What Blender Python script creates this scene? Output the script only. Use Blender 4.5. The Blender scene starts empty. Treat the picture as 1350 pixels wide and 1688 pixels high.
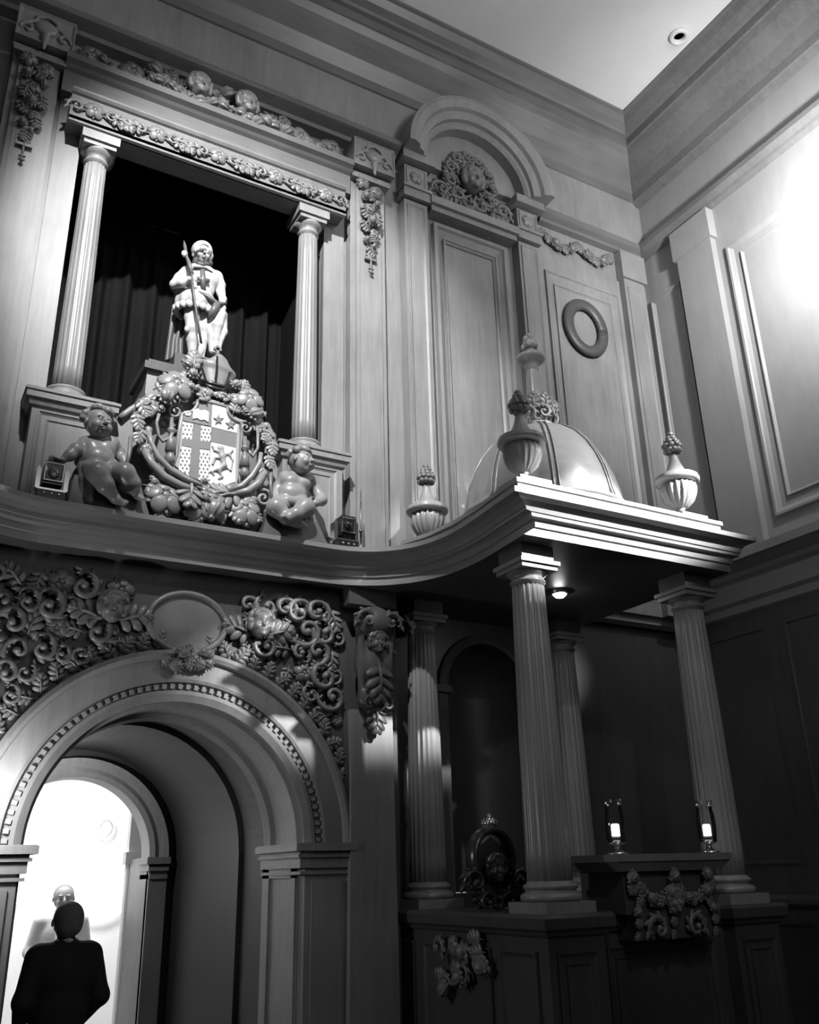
import bpy, bmesh, math, random
import numpy as np
from mathutils import Vector, Matrix, Euler
PI = math.pi
rnd = random.Random(7)
sc = bpy.context.scene
col = sc.collection

# ---------------------------------------------------------------- camera
F_PX = 1497.07
YAW, PIT, ROL = math.radians(30.213), math.radians(21.701), math.radians(-1.465)
CAMP = np.array([0.0, 0.0, 1.85])
def _axes():
    cx, sx = math.cos(YAW), math.sin(YAW); cy, sy = math.cos(PIT), math.sin(PIT); cz, sz = math.cos(ROL), math.sin(ROL)
    f = np.array([sx*cy, cx*cy, sy]); r = np.array([cx, -sx, 0]); u = np.cross(r, f)
    return np.array([cz*r+sz*u, -(-sz*r+cz*u), f])
AX = _axes()
cam_d = bpy.data.cameras.new('camera'); cam = bpy.data.objects.new('camera', cam_d); col.objects.link(cam)
cam_d.sensor_fit = 'VERTICAL'; cam_d.sensor_height = 36.0; cam_d.lens = F_PX/1688*36.0
cam_d.clip_start = 0.05; cam_d.clip_end = 100
_m = Matrix([[AX[0][i], -AX[1][i], -AX[2][i], CAMP[i]] for i in range(3)] + [[0, 0, 0, 1]])
cam.matrix_world = _m
sc.camera = cam
def at(px, py, Y):            # a point of the photograph carried to the vertical plane y = Y
    d = AX.T @ np.array([(px-675)/F_PX, (py-844)/F_PX, 1.0])
    p = CAMP + d*Y/d[1]
    return (float(p[0]), float(p[1]), float(p[2]))

# ---------------------------------------------------------------- world, lights, exposure
w = bpy.data.worlds.new('world'); sc.world = w; w.use_nodes = True
w.node_tree.nodes['Background'].inputs[0].default_value = (0.5, 0.5, 0.5, 1)
w.node_tree.nodes['Background'].inputs[1].default_value = 0.014
sc.view_settings.view_transform = 'Standard'; sc.view_settings.look = 'None'
sc.view_settings.exposure = 0.0; sc.view_settings.gamma = 1.0; sc.view_settings.use_curve_mapping = False
def lamp(name, kind, loc, power, target=None, size=0.2, angle=60, blend=0.6):
    d = bpy.data.lights.new(name, kind); d.energy = power
    o = bpy.data.objects.new(name, d); col.objects.link(o); o.location = loc
    if kind == 'AREA': d.size = size
    else: d.shadow_soft_size = size
    if kind == 'SPOT': d.spot_size = math.radians(angle); d.spot_blend = blend
    if target is not None:
        o.rotation_euler = (Vector(target)-Vector(loc)).to_track_quat('-Z', 'Y').to_euler()
    return o
lamp('flood_light', 'SPOT', (0.2, 1.6, 9.3), 3500, (2.2, 6.1, 6.2), 0.10, 46, 0.7)          # gallery flood high on the screen
lamp('statue_spotlight', 'SPOT', (1.0, 1.5, 8.9), 60, (1.70, 6.1, 5.9), 0.04, 13, 0.5)
lamp('wall_lamp_light', 'SPOT', (5.85, 3.2, 7.2), 620, (6.82, 3.9, 7.4), 0.10, 168, 1.0)      # bracket lamp washing the right wall, just outside the frame
lamp('canopy_spotlight', 'SPOT', (5.9, 0.6, 6.2), 6200, (4.45, 4.3, 4.27), 0.06, 34, 0.65).scale = (1.0, 0.36, 1.0)
lamp('dome_fill_light', 'SPOT', (6.0, 0.8, 7.7), 2300, (4.5, 5.1, 4.85), 0.06, 17, 0.8)  # extra unseen spot, added because the canopy beam leaves the dome dark
lamp('low_flood_light', 'SPOT', (1.7, -0.6, 6.0), 200, (4.75, 5.6, 2.1), 0.08, 27, 1.0)
lamp('house_light', 'AREA', (2.0, -1.5, 5.5), 27, (2.2, 6, 3.6), 3.0)
lamp('ceiling_wash_light', 'AREA', (4.6, 0.6, 8.2), 105, (4.6, 3.2, 10.0), 1.0)
lamp('arch_glare_fill', 'POINT', (0.50, 5.60, 2.30), 34, None, 0.08)  # added unseen point light, stands in for lens glare on the arch's left
lamp('far_room_light', 'AREA', (1.6, 11.0, 4.8), 480, (1.6, 14.6, 2.0), 2.4)
lamp('vault_glare_fill', 'POINT', (1.30, 8.5, 2.70), 26, None, 0.06)  # added bare light without a fitting, whitens the passage vault like glare

# ---------------------------------------------------------------- materials
def mat(name, base, rough=0.45, var=0.25, grain=(6, 6, 0.8), metallic=0.0, spec=0.5, bump=0.15, scale=3.0, coat=0.0):
    m = bpy.data.materials.new(name); m.use_nodes = True
    nt = m.node_tree; b = nt.nodes['Principled BSDF']
    b.inputs['Roughness'].default_value = rough; b.inputs['Metallic'].default_value = metallic
    b.inputs['Specular IOR Level'].default_value = spec
    b.inputs['Coat Weight'].default_value = coat; b.inputs['Coat Roughness'].default_value = 0.2
    tc = nt.nodes.new('ShaderNodeTexCoord'); mp = nt.nodes.new('ShaderNodeMapping')
    mp.inputs['Scale'].default_value = grain
    nt.links.new(tc.outputs['Object'], mp.inputs['Vector'])
    n1 = nt.nodes.new('ShaderNodeTexNoise'); n1.inputs['Scale'].default_value = scale; n1.inputs['Detail'].default_value = 8
    n1.inputs['Roughness'].default_value = 0.65
    nt.links.new(mp.outputs[0], n1.inputs['Vector'])
    n2 = nt.nodes.new('ShaderNodeTexNoise'); n2.inputs['Scale'].default_value = 1.7; n2.inputs['Detail'].default_value = 3
    nt.links.new(tc.outputs['Object'], n2.inputs['Vector'])
    ad = nt.nodes.new('ShaderNodeMath'); ad.operation = 'ADD'
    nt.links.new(n1.outputs[0], ad.inputs[0]); nt.links.new(n2.outputs[0], ad.inputs[1])
    rp = nt.nodes.new('ShaderNodeMapRange'); rp.inputs['From Min'].default_value = 0.6; rp.inputs['From Max'].default_value = 1.4
    rp.inputs['To Min'].default_value = base*(1-var); rp.inputs['To Max'].default_value = base*(1+var)
    nt.links.new(ad.outputs[0], rp.inputs['Value'])
    nt.links.new(rp.outputs[0], b.inputs['Base Color'])
    if bump:
        bp = nt.nodes.new('ShaderNodeBump'); bp.inputs['Strength'].default_value = bump; bp.inputs['Distance'].default_value = 0.004
        nt.links.new(n1.outputs[0], bp.inputs['Height']); nt.links.new(bp.outputs[0], b.inputs['Normal'])
    return m
def emit(name, v, strength):
    m = bpy.data.materials.new(name); m.use_nodes = True
    b = m.node_tree.nodes['Principled BSDF']; b.inputs['Base Color'].default_value = (v, v, v, 1)
    b.inputs['Emission Color'].default_value = (v, v, v, 1); b.inputs['Emission Strength'].default_value = strength
    return m
M = dict(
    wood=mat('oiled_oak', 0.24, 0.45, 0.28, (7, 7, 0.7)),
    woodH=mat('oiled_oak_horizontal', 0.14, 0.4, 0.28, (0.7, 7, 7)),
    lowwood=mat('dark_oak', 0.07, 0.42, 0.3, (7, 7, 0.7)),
    canopy=mat('canopy_oak', 0.22, 0.3, 0.2, (1, 7, 7), coat=0.3),
    colw=mat('column_oak', 0.25, 0.36, 0.3, (9, 9, 0.5), coat=0.1),
    carve=mat('carved_oak', 0.16, 0.42, 0.3, (3, 3, 3), coat=0.15),
    carvel=mat('carved_limewood', 0.23, 0.38, 0.25, (3, 3, 3), coat=0.2),
    dark=mat('blackened_wood', 0.035, 0.3, 0.4, (3, 3, 3), coat=0.5),
    plaster=mat('ceiling_plaster', 0.75, 0.9, 0.04, (1, 1, 1), bump=0.03),
    wallr=mat('side_panelling', 0.26, 0.5, 0.12, (4, 4, 0.8), bump=0.05),
    white=mat('white_paint', 0.72, 0.45, 0.06, (3, 3, 3), bump=0.05),
    statue=mat('statue_paint', 0.50, 0.5, 0.12, (3, 3, 3), bump=0.05), pewter=mat('pewter_paint', 0.12, 0.4, 0.15, (5, 5, 5), bump=0.05),
    grey=mat('grey_paint', 0.20, 0.45, 0.12, (5, 5, 5), bump=0.05),
    grey2=mat('mid_grey_paint', 0.36, 0.45, 0.12, (5, 5, 5), bump=0.05),
    skin=mat('painted_skin', 0.34, 0.5, 0.1, (5, 5, 5), bump=0.02),
    cloak=mat('cloak_paint', 0.16, 0.45, 0.25, (9, 9, 1), bump=0.1),
    curtain=mat('black_curtain', 0.009, 0.9, 0.35, (8, 8, 0.5), bump=0.1, spec=0.08),
    black=mat('black_plastic', 0.015, 0.25, 0.2, (3, 3, 3), bump=0.0),
    chrome=mat('polished_metal', 0.8, 0.18, 0.05, (3, 3, 3), metallic=1.0, bump=0.0),
    suit=mat('dark_suit_cloth', 0.025, 0.85, 0.2, (12, 12, 12), bump=0.1),
    realskin=mat('skin', 0.35, 0.55, 0.08, (9, 9, 9), bump=0.05),
    hair=mat('short_grey_hair', 0.22, 0.7, 0.3, (30, 30, 30), bump=0.3),
    shirt=mat('white_cloth', 0.8, 0.8, 0.05, (9, 9, 9), bump=0.05),
    floor=mat('floor_wood', 0.08, 0.35, 0.3, (6, 0.6, 6)),
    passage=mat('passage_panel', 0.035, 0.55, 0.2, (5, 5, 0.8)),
    farwall=mat('far_room_paint', 0.8, 0.8, 0.03, (1, 1, 1), bump=0.0),
    bulb=emit('lamp_glow', 1.0, 60), globe=emit('globe_glow', 1.0, 2.2), candle=emit('candle_light', 0.9, 1.6), mitre=mat('mitre_paint', 0.20, 0.4, 0.15, (4, 4, 4)), statuehair=mat('dark_hair_paint', 0.06, 0.5, 0.2, (9, 9, 9)),
)
def glass():
    m = bpy.data.materials.new('clear_glass'); m.use_nodes = True; nt = m.node_tree
    nt.nodes.remove(nt.nodes['Principled BSDF']); out = nt.nodes['Material Output']
    tr = nt.nodes.new('ShaderNodeBsdfTransparent'); tr.inputs[0].default_value = (0.93, 0.93, 0.93, 1)
    gl = nt.nodes.new('ShaderNodeBsdfGlossy'); gl.inputs['Roughness'].default_value = 0.05
    lw = nt.nodes.new('ShaderNodeLayerWeight'); lw.inputs[0].default_value = 0.45
    mx_ = nt.nodes.new('ShaderNodeMixShader')
    nt.links.new(lw.outputs['Fresnel'], mx_.inputs[0]); nt.links.new(tr.outputs[0], mx_.inputs[1]); nt.links.new(gl.outputs[0], mx_.inputs[2])
    nt.links.new(mx_.outputs[0], out.inputs[0]); return m
M['glass'] = glass()

# ---------------------------------------------------------------- object helpers
def tag(o, label=None, cat=None, group=None, kind=None):
    if label: o['label'] = label
    if cat: o['category'] = cat
    if group: o['group'] = group
    if kind: o['kind'] = kind
    return o
def thing(name, loc=(0, 0, 0), label=None, cat=None, group=None):
    o = bpy.data.objects.new(name, None); col.objects.link(o); o.location = loc; o.empty_display_size = 0.1
    return tag(o, label, cat, group)
def link(name, me, m, parent=None):
    o = bpy.data.objects.new(name, me); col.objects.link(o)
    if m and not me.materials: me.materials.append(M[m] if isinstance(m, str) else m)
    if parent:
        o.parent = parent
        # geometry is authored in world space: undo the parents' offset
        p = parent; off = Vector((0, 0, 0))
        while p: off += p.location; p = p.parent
        o.location = -off
    return o
class MB:
    def __init__(s): s.v = []; s.f = []; s.sm = []
    def add(s, v, f, sm=False):
        n = len(s.v); s.v += [tuple(map(float, p)) for p in v]; s.f += [tuple(i+n for i in q) for q in f]; s.sm += [sm]*len(f)
        return s
    def box(s, x0, x1, y0, y1, z0, z1):
        v = [(x0, y0, z0), (x1, y0, z0), (x1, y1, z0), (x0, y1, z0), (x0, y0, z1), (x1, y0, z1), (x1, y1, z1), (x0, y1, z1)]
        return s.add(v, [(0, 3, 2, 1), (4, 5, 6, 7), (0, 1, 5, 4), (1, 2, 6, 5), (2, 3, 7, 6), (3, 0, 4, 7)])
    def frustum(s, a, b):    # a, b = (x0,x1,y0,y1,z)
        v = [(a[0], a[2], a[4]), (a[1], a[2], a[4]), (a[1], a[3], a[4]), (a[0], a[3], a[4]), (b[0], b[2], b[4]), (b[1], b[2], b[4]), (b[1], b[3], b[4]), (b[0], b[3], b[4])]
        return s.add(v, [(0, 3, 2, 1), (4, 5, 6, 7), (0, 1, 5, 4), (1, 2, 6, 5), (2, 3, 7, 6), (3, 0, 4, 7)])
    def lathe(s, c, prof, n=32, flute=None, cap=True):
        v = []; f = []
        for r, z in prof:
            for k in range(n):
                a = 2*PI*k/n; rr = r
                if flute: rr = r*(1-flute[1]*abs(math.sin(a*flute[0]/2))**flute[2]) if r > flute[3] else r
                v.append((c[0]+rr*math.cos(a), c[1]+rr*math.sin(a), c[2]+z))
        m = len(prof)
        for i in range(m-1):
            for k in range(n):
                f.append((i*n+k, i*n+(k+1) % n, (i+1)*n+(k+1) % n, (i+1)*n+k))
        if cap: f.append(tuple(reversed(range(n)))); f.append(tuple((m-1)*n+k for k in range(n)))
        return s.add(v, f, True)
    def ell(s, c, r, nu=10, nv=7, rot=None):
        v = []; f = []
        R = rot if rot is not None else Matrix.Identity(3)
        if not hasattr(r, '__len__'): r = (r, r, r)
        for j in range(1, nv):
            t = PI*j/nv
            for k in range(nu):
                a = 2*PI*k/nu
                p = R @ Vector((r[0]*math.sin(t)*math.cos(a), r[1]*math.sin(t)*math.sin(a), r[2]*math.cos(t)))
                v.append((c[0]+p.x, c[1]+p.y, c[2]+p.z))
        top = len(v); p = R @ Vector((0, 0, r[2])); v.append((c[0]+p.x, c[1]+p.y, c[2]+p.z)); v.append((c[0]-p.x, c[1]-p.y, c[2]-p.z))
        for j in range(nv-2):
            for k in range(nu):
                f.append((j*nu+k, (j+1)*nu+k, (j+1)*nu+(k+1) % nu, j*nu+(k+1) % nu))
        for k in range(nu):
            f.append((top, k, (k+1) % nu)); f.append((top+1, (nv-2)*nu+(k+1) % nu, (nv-2)*nu+k))
        return s.add(v, f, True)
    def tube(s, pts, rad, n=8, flat=1.0):
        pts = [Vector(p) for p in pts]; m = len(pts); v = []; f = []
        if not hasattr(rad, '__len__'): rad = [rad]*m
        up = Vector((0, 1, 0))
        for i in range(m):
            t = (pts[min(i+1, m-1)]-pts[max(i-1, 0)]).normalized()
            u = t.cross(up)
            if u.length < 1e-3: u = t.cross(Vector((1, 0, 0)))
            u.normalize(); w_ = u.cross(t).normalized()
            for k in range(n):
                a = 2*PI*k/n
                v.append(tuple(pts[i]+u*math.cos(a)*rad[i]+w_*math.sin(a)*rad[i]*flat))
        for i in range(m-1):
            for k in range(n):
                f.append((i*n+k, i*n+(k+1) % n, (i+1)*n+(k+1) % n, (i+1)*n+k))
        f.append(tuple(reversed(range(n)))); f.append(tuple((m-1)*n+k for k in range(n)))
        return s.add(v, f, True)
    def prism(s, poly, y0, y1):     # polygon in x,z extruded along y
        n = len(poly)
        v = [(p[0], y0, p[1]) for p in poly]+[(p[0], y1, p[1]) for p in poly]
        f = [tuple(range(n)), tuple(reversed(range(n, 2*n)))]+[(i, i+n, (i+1) % n+n, (i+1) % n) for i in range(n)]
        return s.add(v, f)
    def sweep(s, path, prof, sm=False, closed=False):   # plan path; profile = (outward offset, z); outward is to the right of travel
        n = len(path); v = []; f = []; k = len(prof)
        for i in range(n):
            p = Vector(path[i])
            d0 = (p-Vector(path[i-1])).normalized() if i > 0 else None
            d1 = (Vector(path[i+1])-p).normalized() if i < n-1 else None
            if d0 is None: d0 = d1
            if d1 is None: d1 = d0
            n0 = Vector((d0.y, -d0.x)); n1 = Vector((d1.y, -d1.x)); mm = (n0+n1).normalized(); sc_ = 1/max(0.3, mm.dot(n0))
            for o, z in prof: v.append((p.x+mm.x*sc_*o, p.y+mm.y*sc_*o, z))
        for i in range(n-1):
            for j in range(k-1): f.append((i*k+j, (i+1)*k+j, (i+1)*k+j+1, i*k+j+1))
        if closed:
            for i in range(n-1): f.append((i*k+k-1, (i+1)*k+k-1, (i+1)*k, i*k))
            f.append(tuple(reversed(range(k)))); f.append(tuple((n-1)*k+j for j in range(k)))
        return s.add(v, f, sm)
    def ring(s, cx, cz, prof, a0=0, a1=PI, n=48, closed=True):   # profile (radius, y) turned in the x,z plane
        v = []; f = []; k = len(prof)
        for i in range(n+1):
            a = a0+(a1-a0)*i/n
            for r, y in prof: v.append((cx+r*math.cos(a), y, cz+r*math.sin(a)))
        for i in range(n):
            for j in range(k if closed else k-1):
                jj = (j+1) % k
                f.append((i*k+j, i*k+jj, (i+1)*k+jj, (i+1)*k+j))
        if closed: f.append(tuple(range(k))); f.append(tuple(reversed([n*k+j for j in range(k)])))
        return s.add(v, f)
    def frame(s, x0, x1, z0, z1, y, w_=0.03, d=0.015, axis='y'):   # raised moulding round a panel, facing -y (or -x)
        rects = [(0, 0), (0, d), (w_*0.35, d), (w_*0.5, d*0.6), (w_, 0)]
        v = []; f = []
        for ins, h in rects:
            for (a, b) in ((x0+ins, z0+ins), (x1-ins, z0+ins), (x1-ins, z1-ins), (x0+ins, z1-ins)):
                v.append((a, y-h, b) if axis == 'y' else (y-h, a, b))
        for i in range(len(rects)-1):
            for k in range(4):
                q = (i*4+k, i*4+(k+1) % 4, (i+1)*4+(k+1) % 4, (i+1)*4+k)
                f.append(q if axis == 'y' else tuple(reversed(q)))
        return s.add(v, f)
    def mesh(s, name):
        me = bpy.data.meshes.new(name); me.from_pydata(s.v, [], s.f); me.polygons.foreach_set('use_smooth', s.sm); me.update()
        bm = bmesh.new(); bm.from_mesh(me); bmesh.ops.recalc_face_normals(bm, faces=bm.faces); bm.to_mesh(me); bm.free()
        return me
    def build(s, name, m, parent=None): return link(name, s.mesh(name), m, parent)
def struct(name, mb, m, parent=None):
    o = mb.build(name, m, parent)
    if parent is None: o['kind'] = 'structure'
    return o

# ---------------------------------------------------------------- sculpting: blended volumes turned into one surface
def rotm(rx=0, ry=0, rz=0): return np.array(Euler((rx, ry, rz)).to_matrix())
class Sculpt:
    def __init__(s, h, k=0.02): s.h = h; s.k = k; s.p = []
    def cone(s, a, b, ra, rb=None, k=None, sub=False):
        s.p.append(('c', np.array(a, float), np.array(b, float), ra, ra if rb is None else rb, s.k if k is None else k, sub)); return s
    def chain(s, pts, rads, k=None):
        for i in range(len(pts)-1): s.cone(pts[i], pts[i+1], rads[i], rads[i+1], k)
        return s
    def ell(s, c, r, R=None, k=None, sub=False):
        if not hasattr(r, '__len__'): r = (r, r, r)
        s.p.append(('e', np.array(c, float), np.array(r, float), np.eye(3) if R is None else R, None, s.k if k is None else k, sub)); return s
    def mesh(s, name):
        h = s.h; lo = []; hi = []
        for p in s.p:
            if p[0] == 'c': m = max(p[3], p[4]); a = np.minimum(p[1], p[2])-m; b = np.maximum(p[1], p[2])+m
            else: m = max(p[2]); a = p[1]-m; b = p[1]+m
            lo.append(a); hi.append(b)
        L = np.min(lo, 0)-3*h; H = np.max(hi, 0)+3*h
        N = np.ceil((H-L)/h).astype(int)+1
        D = np.full(N, 1.0, np.float32)
        for p, a, b in zip(s.p, lo, hi):
            k = p[5]; g = k+2.5*h
            i0 = np.maximum(np.floor((a-g-L)/h).astype(int), 0); i1 = np.minimum(np.ceil((b+g-L)/h).astype(int)+1, N)
            X, Y, Z = np.meshgrid(*[L[q]+h*np.arange(i0[q], i1[q]) for q in range(3)], indexing='ij')
            P = np.stack([X, Y, Z], -1)
            if p[0] == 'c':
                ba = p[2]-p[1]; dd = max(ba.dot(ba), 1e-9)
                t = np.clip(((P-p[1])@ba)/dd, 0, 1)
                d = np.linalg.norm(P-p[1]-t[..., None]*ba, axis=-1)-(p[3]+(p[4]-p[3])*t)
            else:
                q = (P-p[1])@p[3]; k0 = np.linalg.norm(q/p[2], axis=-1); k1 = np.linalg.norm(q/p[2]**2, axis=-1)+1e-9
                d = k0*(k0-1)/k1
            sl = tuple(slice(i0[q], i1[q]) for q in range(3)); A = D[sl]
            if p[6]:
                d = -d; hh = np.clip(0.5-0.5*(A-d)/k, 0, 1); D[sl] = (A*(1-hh)+d*hh+k*hh*(1-hh)) if k > 0 else np.maximum(A, d)
            else:
                hh = np.clip(0.5+0.5*(A-d)/max(k, 1e-6), 0, 1); D[sl] = A*(1-hh)+d*hh-k*hh*(1-hh)
        I = D < 0
        c = np.zeros(N-1, int)
        for dx in (0, 1):
            for dy in (0, 1):
                for dz in (0, 1): c += I[dx:N[0]-1+dx, dy:N[1]-1+dy, dz:N[2]-1+dz]
        idx = np.argwhere((c > 0) & (c < 8))
        vid = -np.ones(N-1, int); vid[tuple(idx.T)] = np.arange(len(idx))
        acc = np.zeros((len(idx), 3)); cnt = np.zeros(len(idx))
        cor = [np.array(q) for q in ((0,0,0),(1,0,0),(0,1,0),(1,1,0),(0,0,1),(1,0,1),(0,1,1),(1,1,1))]
        for a in range(8):
            for b in range(a+1, 8):
                if np.abs(cor[a]-cor[b]).sum() != 1: continue
                da = D[tuple((idx+cor[a]).T)]; db = D[tuple((idx+cor[b]).T)]
                mk = (da < 0) != (db < 0); t = np.where(mk, da/(da-db+1e-12), 0)
                acc[mk] += (cor[a]+t[:, None]*(cor[b]-cor[a]))[mk]; cnt[mk] += 1
        V = L+h*(idx+acc/cnt[:, None])
        Fs = []
        for ax in range(3):
            s0 = [slice(1, -1)]*3; s1 = [slice(1, -1)]*3
            s0[ax] = slice(0, -1); s1[ax] = slice(1, None)
            e = np.argwhere(I[tuple(s0)] != I[tuple(s1)])
            off = np.array([1, 1, 1]); off[ax] = 0; e = e+off
            u, v_ = [q for q in range(3) if q != ax]
            U = np.eye(3, dtype=int)[u]; W = np.eye(3, dtype=int)[v_]
            q = np.stack([vid[tuple((e-U-W).T)], vid[tuple((e-W).T)], vid[tuple(e.T)], vid[tuple((e-U).T)]], 1)
            ins = I[tuple(e.T)]; flip = ins if ax != 1 else ~ins
            q[~flip] = q[~flip][:, ::-1]; Fs.append(q)
        Fq = np.concatenate(Fs)
        me = bpy.data.meshes.new(name); me.from_pydata(V.tolist(), [], Fq.tolist()); me.polygons.foreach_set('use_smooth', [True]*len(Fq)); me.update()
        return me
    def build(s, name, m, parent=None): return link(name, s.mesh(name), m, parent)

# ---------------------------------------------------------------- carved pieces, shared meshes facing -y, about 1 unit wide
PROTO = {}
def proto_flower():
    mb = MB()
    for k in range(5):       # broad cupped petals
        a = 2*PI*k/5+0.3
        R = Matrix.Rotation(-a, 3, 'Y') @ Matrix.Rotation(0.38, 3, 'Z')
        mb.ell((0.29*math.cos(a), -0.10, 0.29*math.sin(a)), (0.23, 0.055, 0.20), 9, 6, R)
    for k in range(5):       # narrow sepals showing between the petals
        a = 2*PI*(k+0.5)/5+0.3
        mb.ell((0.36*math.cos(a), -0.03, 0.36*math.sin(a)), (0.15, 0.04, 0.06), 6, 5, Matrix.Rotation(-a, 3, 'Y'))
    mb.ell((0, -0.12, 0), (0.12, 0.08, 0.12), 8, 6)
    for k in range(6):
        a = 2*PI*k/6; mb.ell((0.10*math.cos(a), -0.17, 0.10*math.sin(a)), 0.035, 5, 4)
    return mb.mesh('flower')
def proto_leaf():
    mb = MB()
    mb.tube([(0, -0.02, -0.5), (0, -0.12, -0.25), (0, -0.2, 0.05), (0, -0.14, 0.35), (0, -0.02, 0.52)], [0.035, 0.045, 0.05, 0.035, 0.012], 6)
    for s_ in (-1, 1):
        for i in range(4):
            z = -0.26+0.2*i; ln = (0.23, 0.27, 0.24, 0.17)[i]; th = s_*(1.15-0.22*i)
            R = Matrix.Rotation(th, 3, 'Y') @ Matrix.Rotation(s_*0.35, 3, 'Z')
            mb.ell((s_*ln*0.8*math.sin(abs(th)), -0.10-0.015*i, z+ln*0.8*math.cos(th)), (0.135, 0.045, ln), 7, 5, R)
    mb.ell((0, -0.13, 0.30), (0.10, 0.05, 0.24), 7, 5)
    return mb.mesh('leaf')
def proto_fruit():            # ribbed pomegranate bud with leaves at its foot
    mb = MB(); b2 = MB(); b2.lathe((0, 0, 0), [(0.06, -0.40), (0.22, -0.34), (0.33, -0.2), (0.36, -0.02), (0.30, 0.16), (0.17, 0.29), (0.09, 0.33), (0.12, 0.40), (0.15, 0.44)], 40, flute=(8, 0.16, 1.0, 0.05))
    mb.add([(x, y-0.18, z) for x, y, z in b2.v], b2.f, True)
    for k in range(5):
        a = PI+0.5+k*0.53; R = Matrix.Rotation(-a, 3, 'Y')
        mb.ell((0.34*math.cos(a), -0.20, 0.34*math.sin(a)), (0.20, 0.06, 0.09), 7, 5, R)
    return mb.mesh('fruit')
def proto_scroll():           # leafy rinceau curl
    mb = MB(); pts = []; rad = []
    for i in range(30):
        t = i/29; a = -0.6+t*7.2; r = 0.46*(1-t)**0.75+0.03
        pts.append((r*math.cos(a), -0.10-0.12*t, r*math.sin(a))); rad.append(0.125*(1-0.5*t)*(0.35+0.65*min(1, t*6)))
    mb.tube(pts, rad, 7, 0.8)
    mb.ell(pts[-1], (0.12, 0.09, 0.12), 8, 6)
    for i in range(1, 19, 3):
        p = Vector(pts[i]); a = -0.6+i/29*7.2
        mb.ell((p.x*1.22, -0.09, p.z*1.22), (0.09, 0.07, 0.19), 6, 5, Matrix.Rotation(-(a+0.75), 3, 'Y'))
        mb.ell((p.x*0.82, -0.14, p.z*0.82), (0.05, 0.05, 0.12), 6, 4, Matrix.Rotation(-(a-0.7), 3, 'Y'))
    return mb.mesh('scroll')
def proto_mask():
    s = Sculpt(0.03, 0.05)
    s.ell((0, 0, 0.02), (0.33, 0.34, 0.42)); s.ell((0, -0.16, -0.2), (0.2, 0.2, 0.18)); s.ell((0, -0.05, 0.2), (0.34, 0.3, 0.28))
    s.ell((-0.16, -0.23, -0.08), 0.12); s.ell((0.16, -0.23, -0.08), 0.12)
    s.ell((-0.13, -0.34, 0.06), (0.075, 0.05, 0.04), k=0.03, sub=True); s.ell((0.13, -0.34, 0.06), (0.075, 0.05, 0.04), k=0.03, sub=True)
    s.ell((-0.13, -0.28, 0.05), 0.045, k=0.01); s.ell((0.13, -0.28, 0.05), 0.045, k=0.01)
    s.cone((0, -0.32, 0.08), (0, -0.4, -0.06), 0.03, 0.055, k=0.03)
    s.ell((0, -0.34, -0.17), (0.085, 0.05, 0.03), k=0.02); s.ell((0, -0.36, -0.19), (0.07, 0.03, 0.012), k=0.01, sub=True); s.ell((0, -0.33, -0.22), (0.065, 0.04, 0.03), k=0.02)
    s.ell((0, -0.3, -0.32), (0.09, 0.07, 0.06))
    r = random.Random(3)
    for i in range(24):
        a = -0.55+i*(PI+1.1)/23; s.ell((0.37*math.cos(a), -0.08-0.06*r.random(), 0.08+0.38*math.sin(a)), 0.09+0.03*r.random(), k=0.02)
    for i in range(10):
        a = 0.4+i*(PI-0.8)/9; s.ell((0.25*math.cos(a), -0.24, 0.16+0.26*math.sin(a)), 0.08, k=0.02)
    return s.mesh('mask_head')
PROTO['flower'] = proto_flower(); PROTO['leaf'] = proto_leaf(); PROTO['fruit'] = proto_fruit(); PROTO['scroll'] = proto_scroll(); PROTO['mask'] = proto_mask()
MATV = {}
def inst(kind, name, m, parent, loc, size, roll=0.0, pitch=0.0, yaw=0.0, flip=1, thick=1.0):
    key = (kind, m)
    if key not in MATV:
        me = PROTO[kind].copy(); me.name = kind; me.materials.append(M[m]); MATV[key] = me
    o = bpy.data.objects.new(name, MATV[key]); col.objects.link(o)
    if parent:
        o.parent = parent; p = parent; off = Vector((0, 0, 0))
        while p: off += p.location; p = p.parent
        o.location = Vector(loc)-off
    else: o.location = loc
    o.rotation_euler = (Matrix.Rotation(yaw, 3, 'Z') @ Matrix.Rotation(pitch, 3, 'X') @ Matrix.Rotation(roll, 3, 'Y')).to_euler()
    o.scale = (size*flip, size*thick, size)
    return o

CX = 1.70                      # axis of symmetry of the screen
def mx(x): return 2*CX-x

# ================================================================ SETTING
b = MB(); b.box(-3.6, 7.0, -3.5, 15.2, -0.1, 0.0); struct('floor', b, 'floor')
b = MB(); b.box(-3.6, 7.0, -3.5, 7.9, 9.90, 10.0); struct('ceiling', b, 'plaster')
# lower screen wall with the archway
SPR, RO, RI = 2.05, 1.22, 0.89
b = MB()
def arch_wall(b, x0, x1, z1, y0, y1, cx, spr, r, n=40):
    b.box(x0, cx-r, y0, y1, 0, spr); b.box(cx+r, x1, y0, y1, 0, spr)
    up = [(cx+r*math.cos(PI*i/n), spr+r*math.sin(PI*i/n)) for i in range(n+1)]
    for i in range(n):
        (xa, za), (xb, zb) = up[i], up[i+1]
        b.add([(xa, y0, za), (xb, y0, zb), (xb, y0, z1), (xa, y0, z1), (xa, y1, za), (xb, y1, zb), (xb, y1, z1), (xa, y1, z1)],
              [(0, 1, 2, 3), (7, 6, 5, 4), (0, 4, 5, 1), (3, 2, 6, 7)])
    b.box(x0, cx-r, y0, y1, spr, z1); b.box(cx+r, x1, y0, y1, spr, z1)
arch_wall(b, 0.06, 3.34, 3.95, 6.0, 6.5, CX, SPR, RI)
wall_back = struct('wall_back', b, 'lowwood')
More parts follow.
